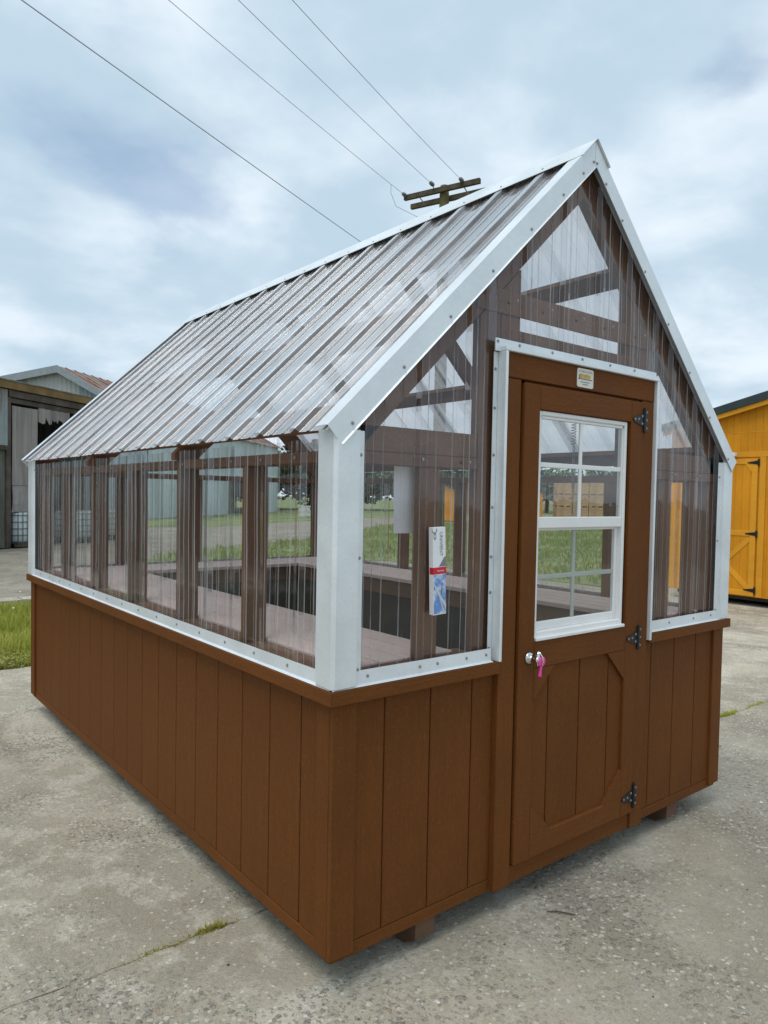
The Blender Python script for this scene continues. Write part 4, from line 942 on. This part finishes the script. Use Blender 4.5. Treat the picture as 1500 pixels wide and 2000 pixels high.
for _ in range(5000):
    x, y, z, _s = leafy(r); a = Vector((r.gauss(0, 1), r.gauss(0, 1), r.gauss(0, .4))).normalized()*r.uniform(.008, .02); b = a.cross(Vector((r.gauss(0, .3), r.gauss(0, .3), 1))).normalized()*a.length*.7; p = Vector((x, y, z))
    wb.add([p-a, p+b, p+a, p-b], [(0, 1, 2, 3)])
M['weed'] = grassmat('pale_weed_leaves', (.36, .40, .12), (.58, .58, .26))
tag(wb.build('clover_patch', M['weed']), 'pale low clover and weeds along the slab edge', 'weeds', kind='stuff')
fb = MB()
for _ in range(70):
    x, y, z, _s = verge(r); fb.lathe((x, y, G+.12+r.uniform(-.05, .12)), (0, 0, 1), [(.004, -.008), (.012, 0), (.011, .008), (.004, .013)], 6)
tag(fb.build('clover_flowers', M['flower']), 'tiny white clover flowers scattered in the grass', 'flowers', kind='stuff')
def field(r):
    while True:
        x, y = r.uniform(5, 46), r.uniform(5, 31)
        ins = False
        for (ax, ay), (bx, by) in zip(FP, FP[1:]+FP[:1]):
            if (ay > y) != (by > y) and x < (bx-ax)*(y-ay)/(by-ay)+ax: ins = not ins
        if ins and not (x > 9.5 and x < 14.4 and y < 5): return x, y, G-.016, .5+.5*math.sin(x*.7+y*.9)*math.sin(y*.5-x*.3)+.3
tag(blades(30000, field, .08, .22, .02, 2).build('field_grass', M['meadow']), 'tall meadow grass of the field behind the greenhouse', 'grass', kind='stuff')
def jy(x):
    for (a, ya), (b, yb) in zip(J, J[1:]):
        if a <= x <= b: return ya+(yb-ya)*(x-a)/(b-a)
    return .56
def mossy(c, s_):
    return lambda r: (lambda x: (x, jy(x)+r.gauss(0, .008), G-.012, 1))(r.gauss(c, s_))
for (c, s_, n, nm, hh) in ((-.30, .085, 700, 'yellow moss tuft in the slab joint left of the greenhouse corner', .02), (-.12, .03, 330, 'taller yellow moss tuft in the joint nearest the brown wall', .032), (-.83, .025, 220, 'small yellow moss tuft in the joint at the left picture edge', .018), (4.05, .06, 420, 'green weed in the slab joint right of the greenhouse', .045), (4.5, .14, 260, 'sparse dry weed in the joint at the right picture edge', .03)):
    t_ = blades(n, mossy(c, s_), hh*.3, hh, .0028, int(c*100)+999).build('moss_tuft', M['moss'] if c < 2 else M['grass'])
    tag(t_, nm, 'moss' if c < 2 else 'weed', 'tufts growing in the slab joint', 'stuff')
pb = MB(); r = random.Random(21)
for _ in range(900):
    x, y = (r.uniform(-2.2, 3.4), r.uniform(-1.4, .5)) if r.random() < .6 else (r.uniform(-2.4, .0), r.uniform(.6, 5))
    if 0 < x < W and y > 0 and r.random() < .9: continue
    s_ = min(.012, .0022*math.exp(r.gauss(.15, .5))); v = Vector((r.uniform(.7, 1.3), r.uniform(.7, 1.3), r.uniform(.4, .8)))*s_
    k = r.choice((0, 0, 1, 1, 2)); a = r.uniform(0, 3)
    pts = [(x+v.x*math.cos(a+t*1.257)*r.uniform(.8, 1.1), y+v.y*math.sin(a+t*1.257), G+.0005+v.z*.3) for t in range(5)]+[(x+v.x*.3, y+v.y*.2, G+v.z*1.2), (x, y, G-.001)]
    pb.add(pts, [(0, 1, 5), (1, 2, 5), (2, 3, 5), (3, 4, 5), (4, 0, 5)], k)
tag(pb.build('loose_grit', [plain('pale_grit', (.62, .6, .54), .8), plain('dark_grit', (.07, .065, .06), .8), plain('tan_grit', (.38, .30, .22), .8)]), 'loose pale and dark grit scattered on the concrete', 'grit', kind='stuff')
tag(MB().tube([(.93, -.10, G+.005), (.955, -.125, G+.008), (.98, -.155, G+.006), (1.0, -.18, G+.004)], [.0018, .0028, .0026, .0015], 6).build('twig', M['bark']), 'short dark twig lying on the concrete before the door', 'twig')
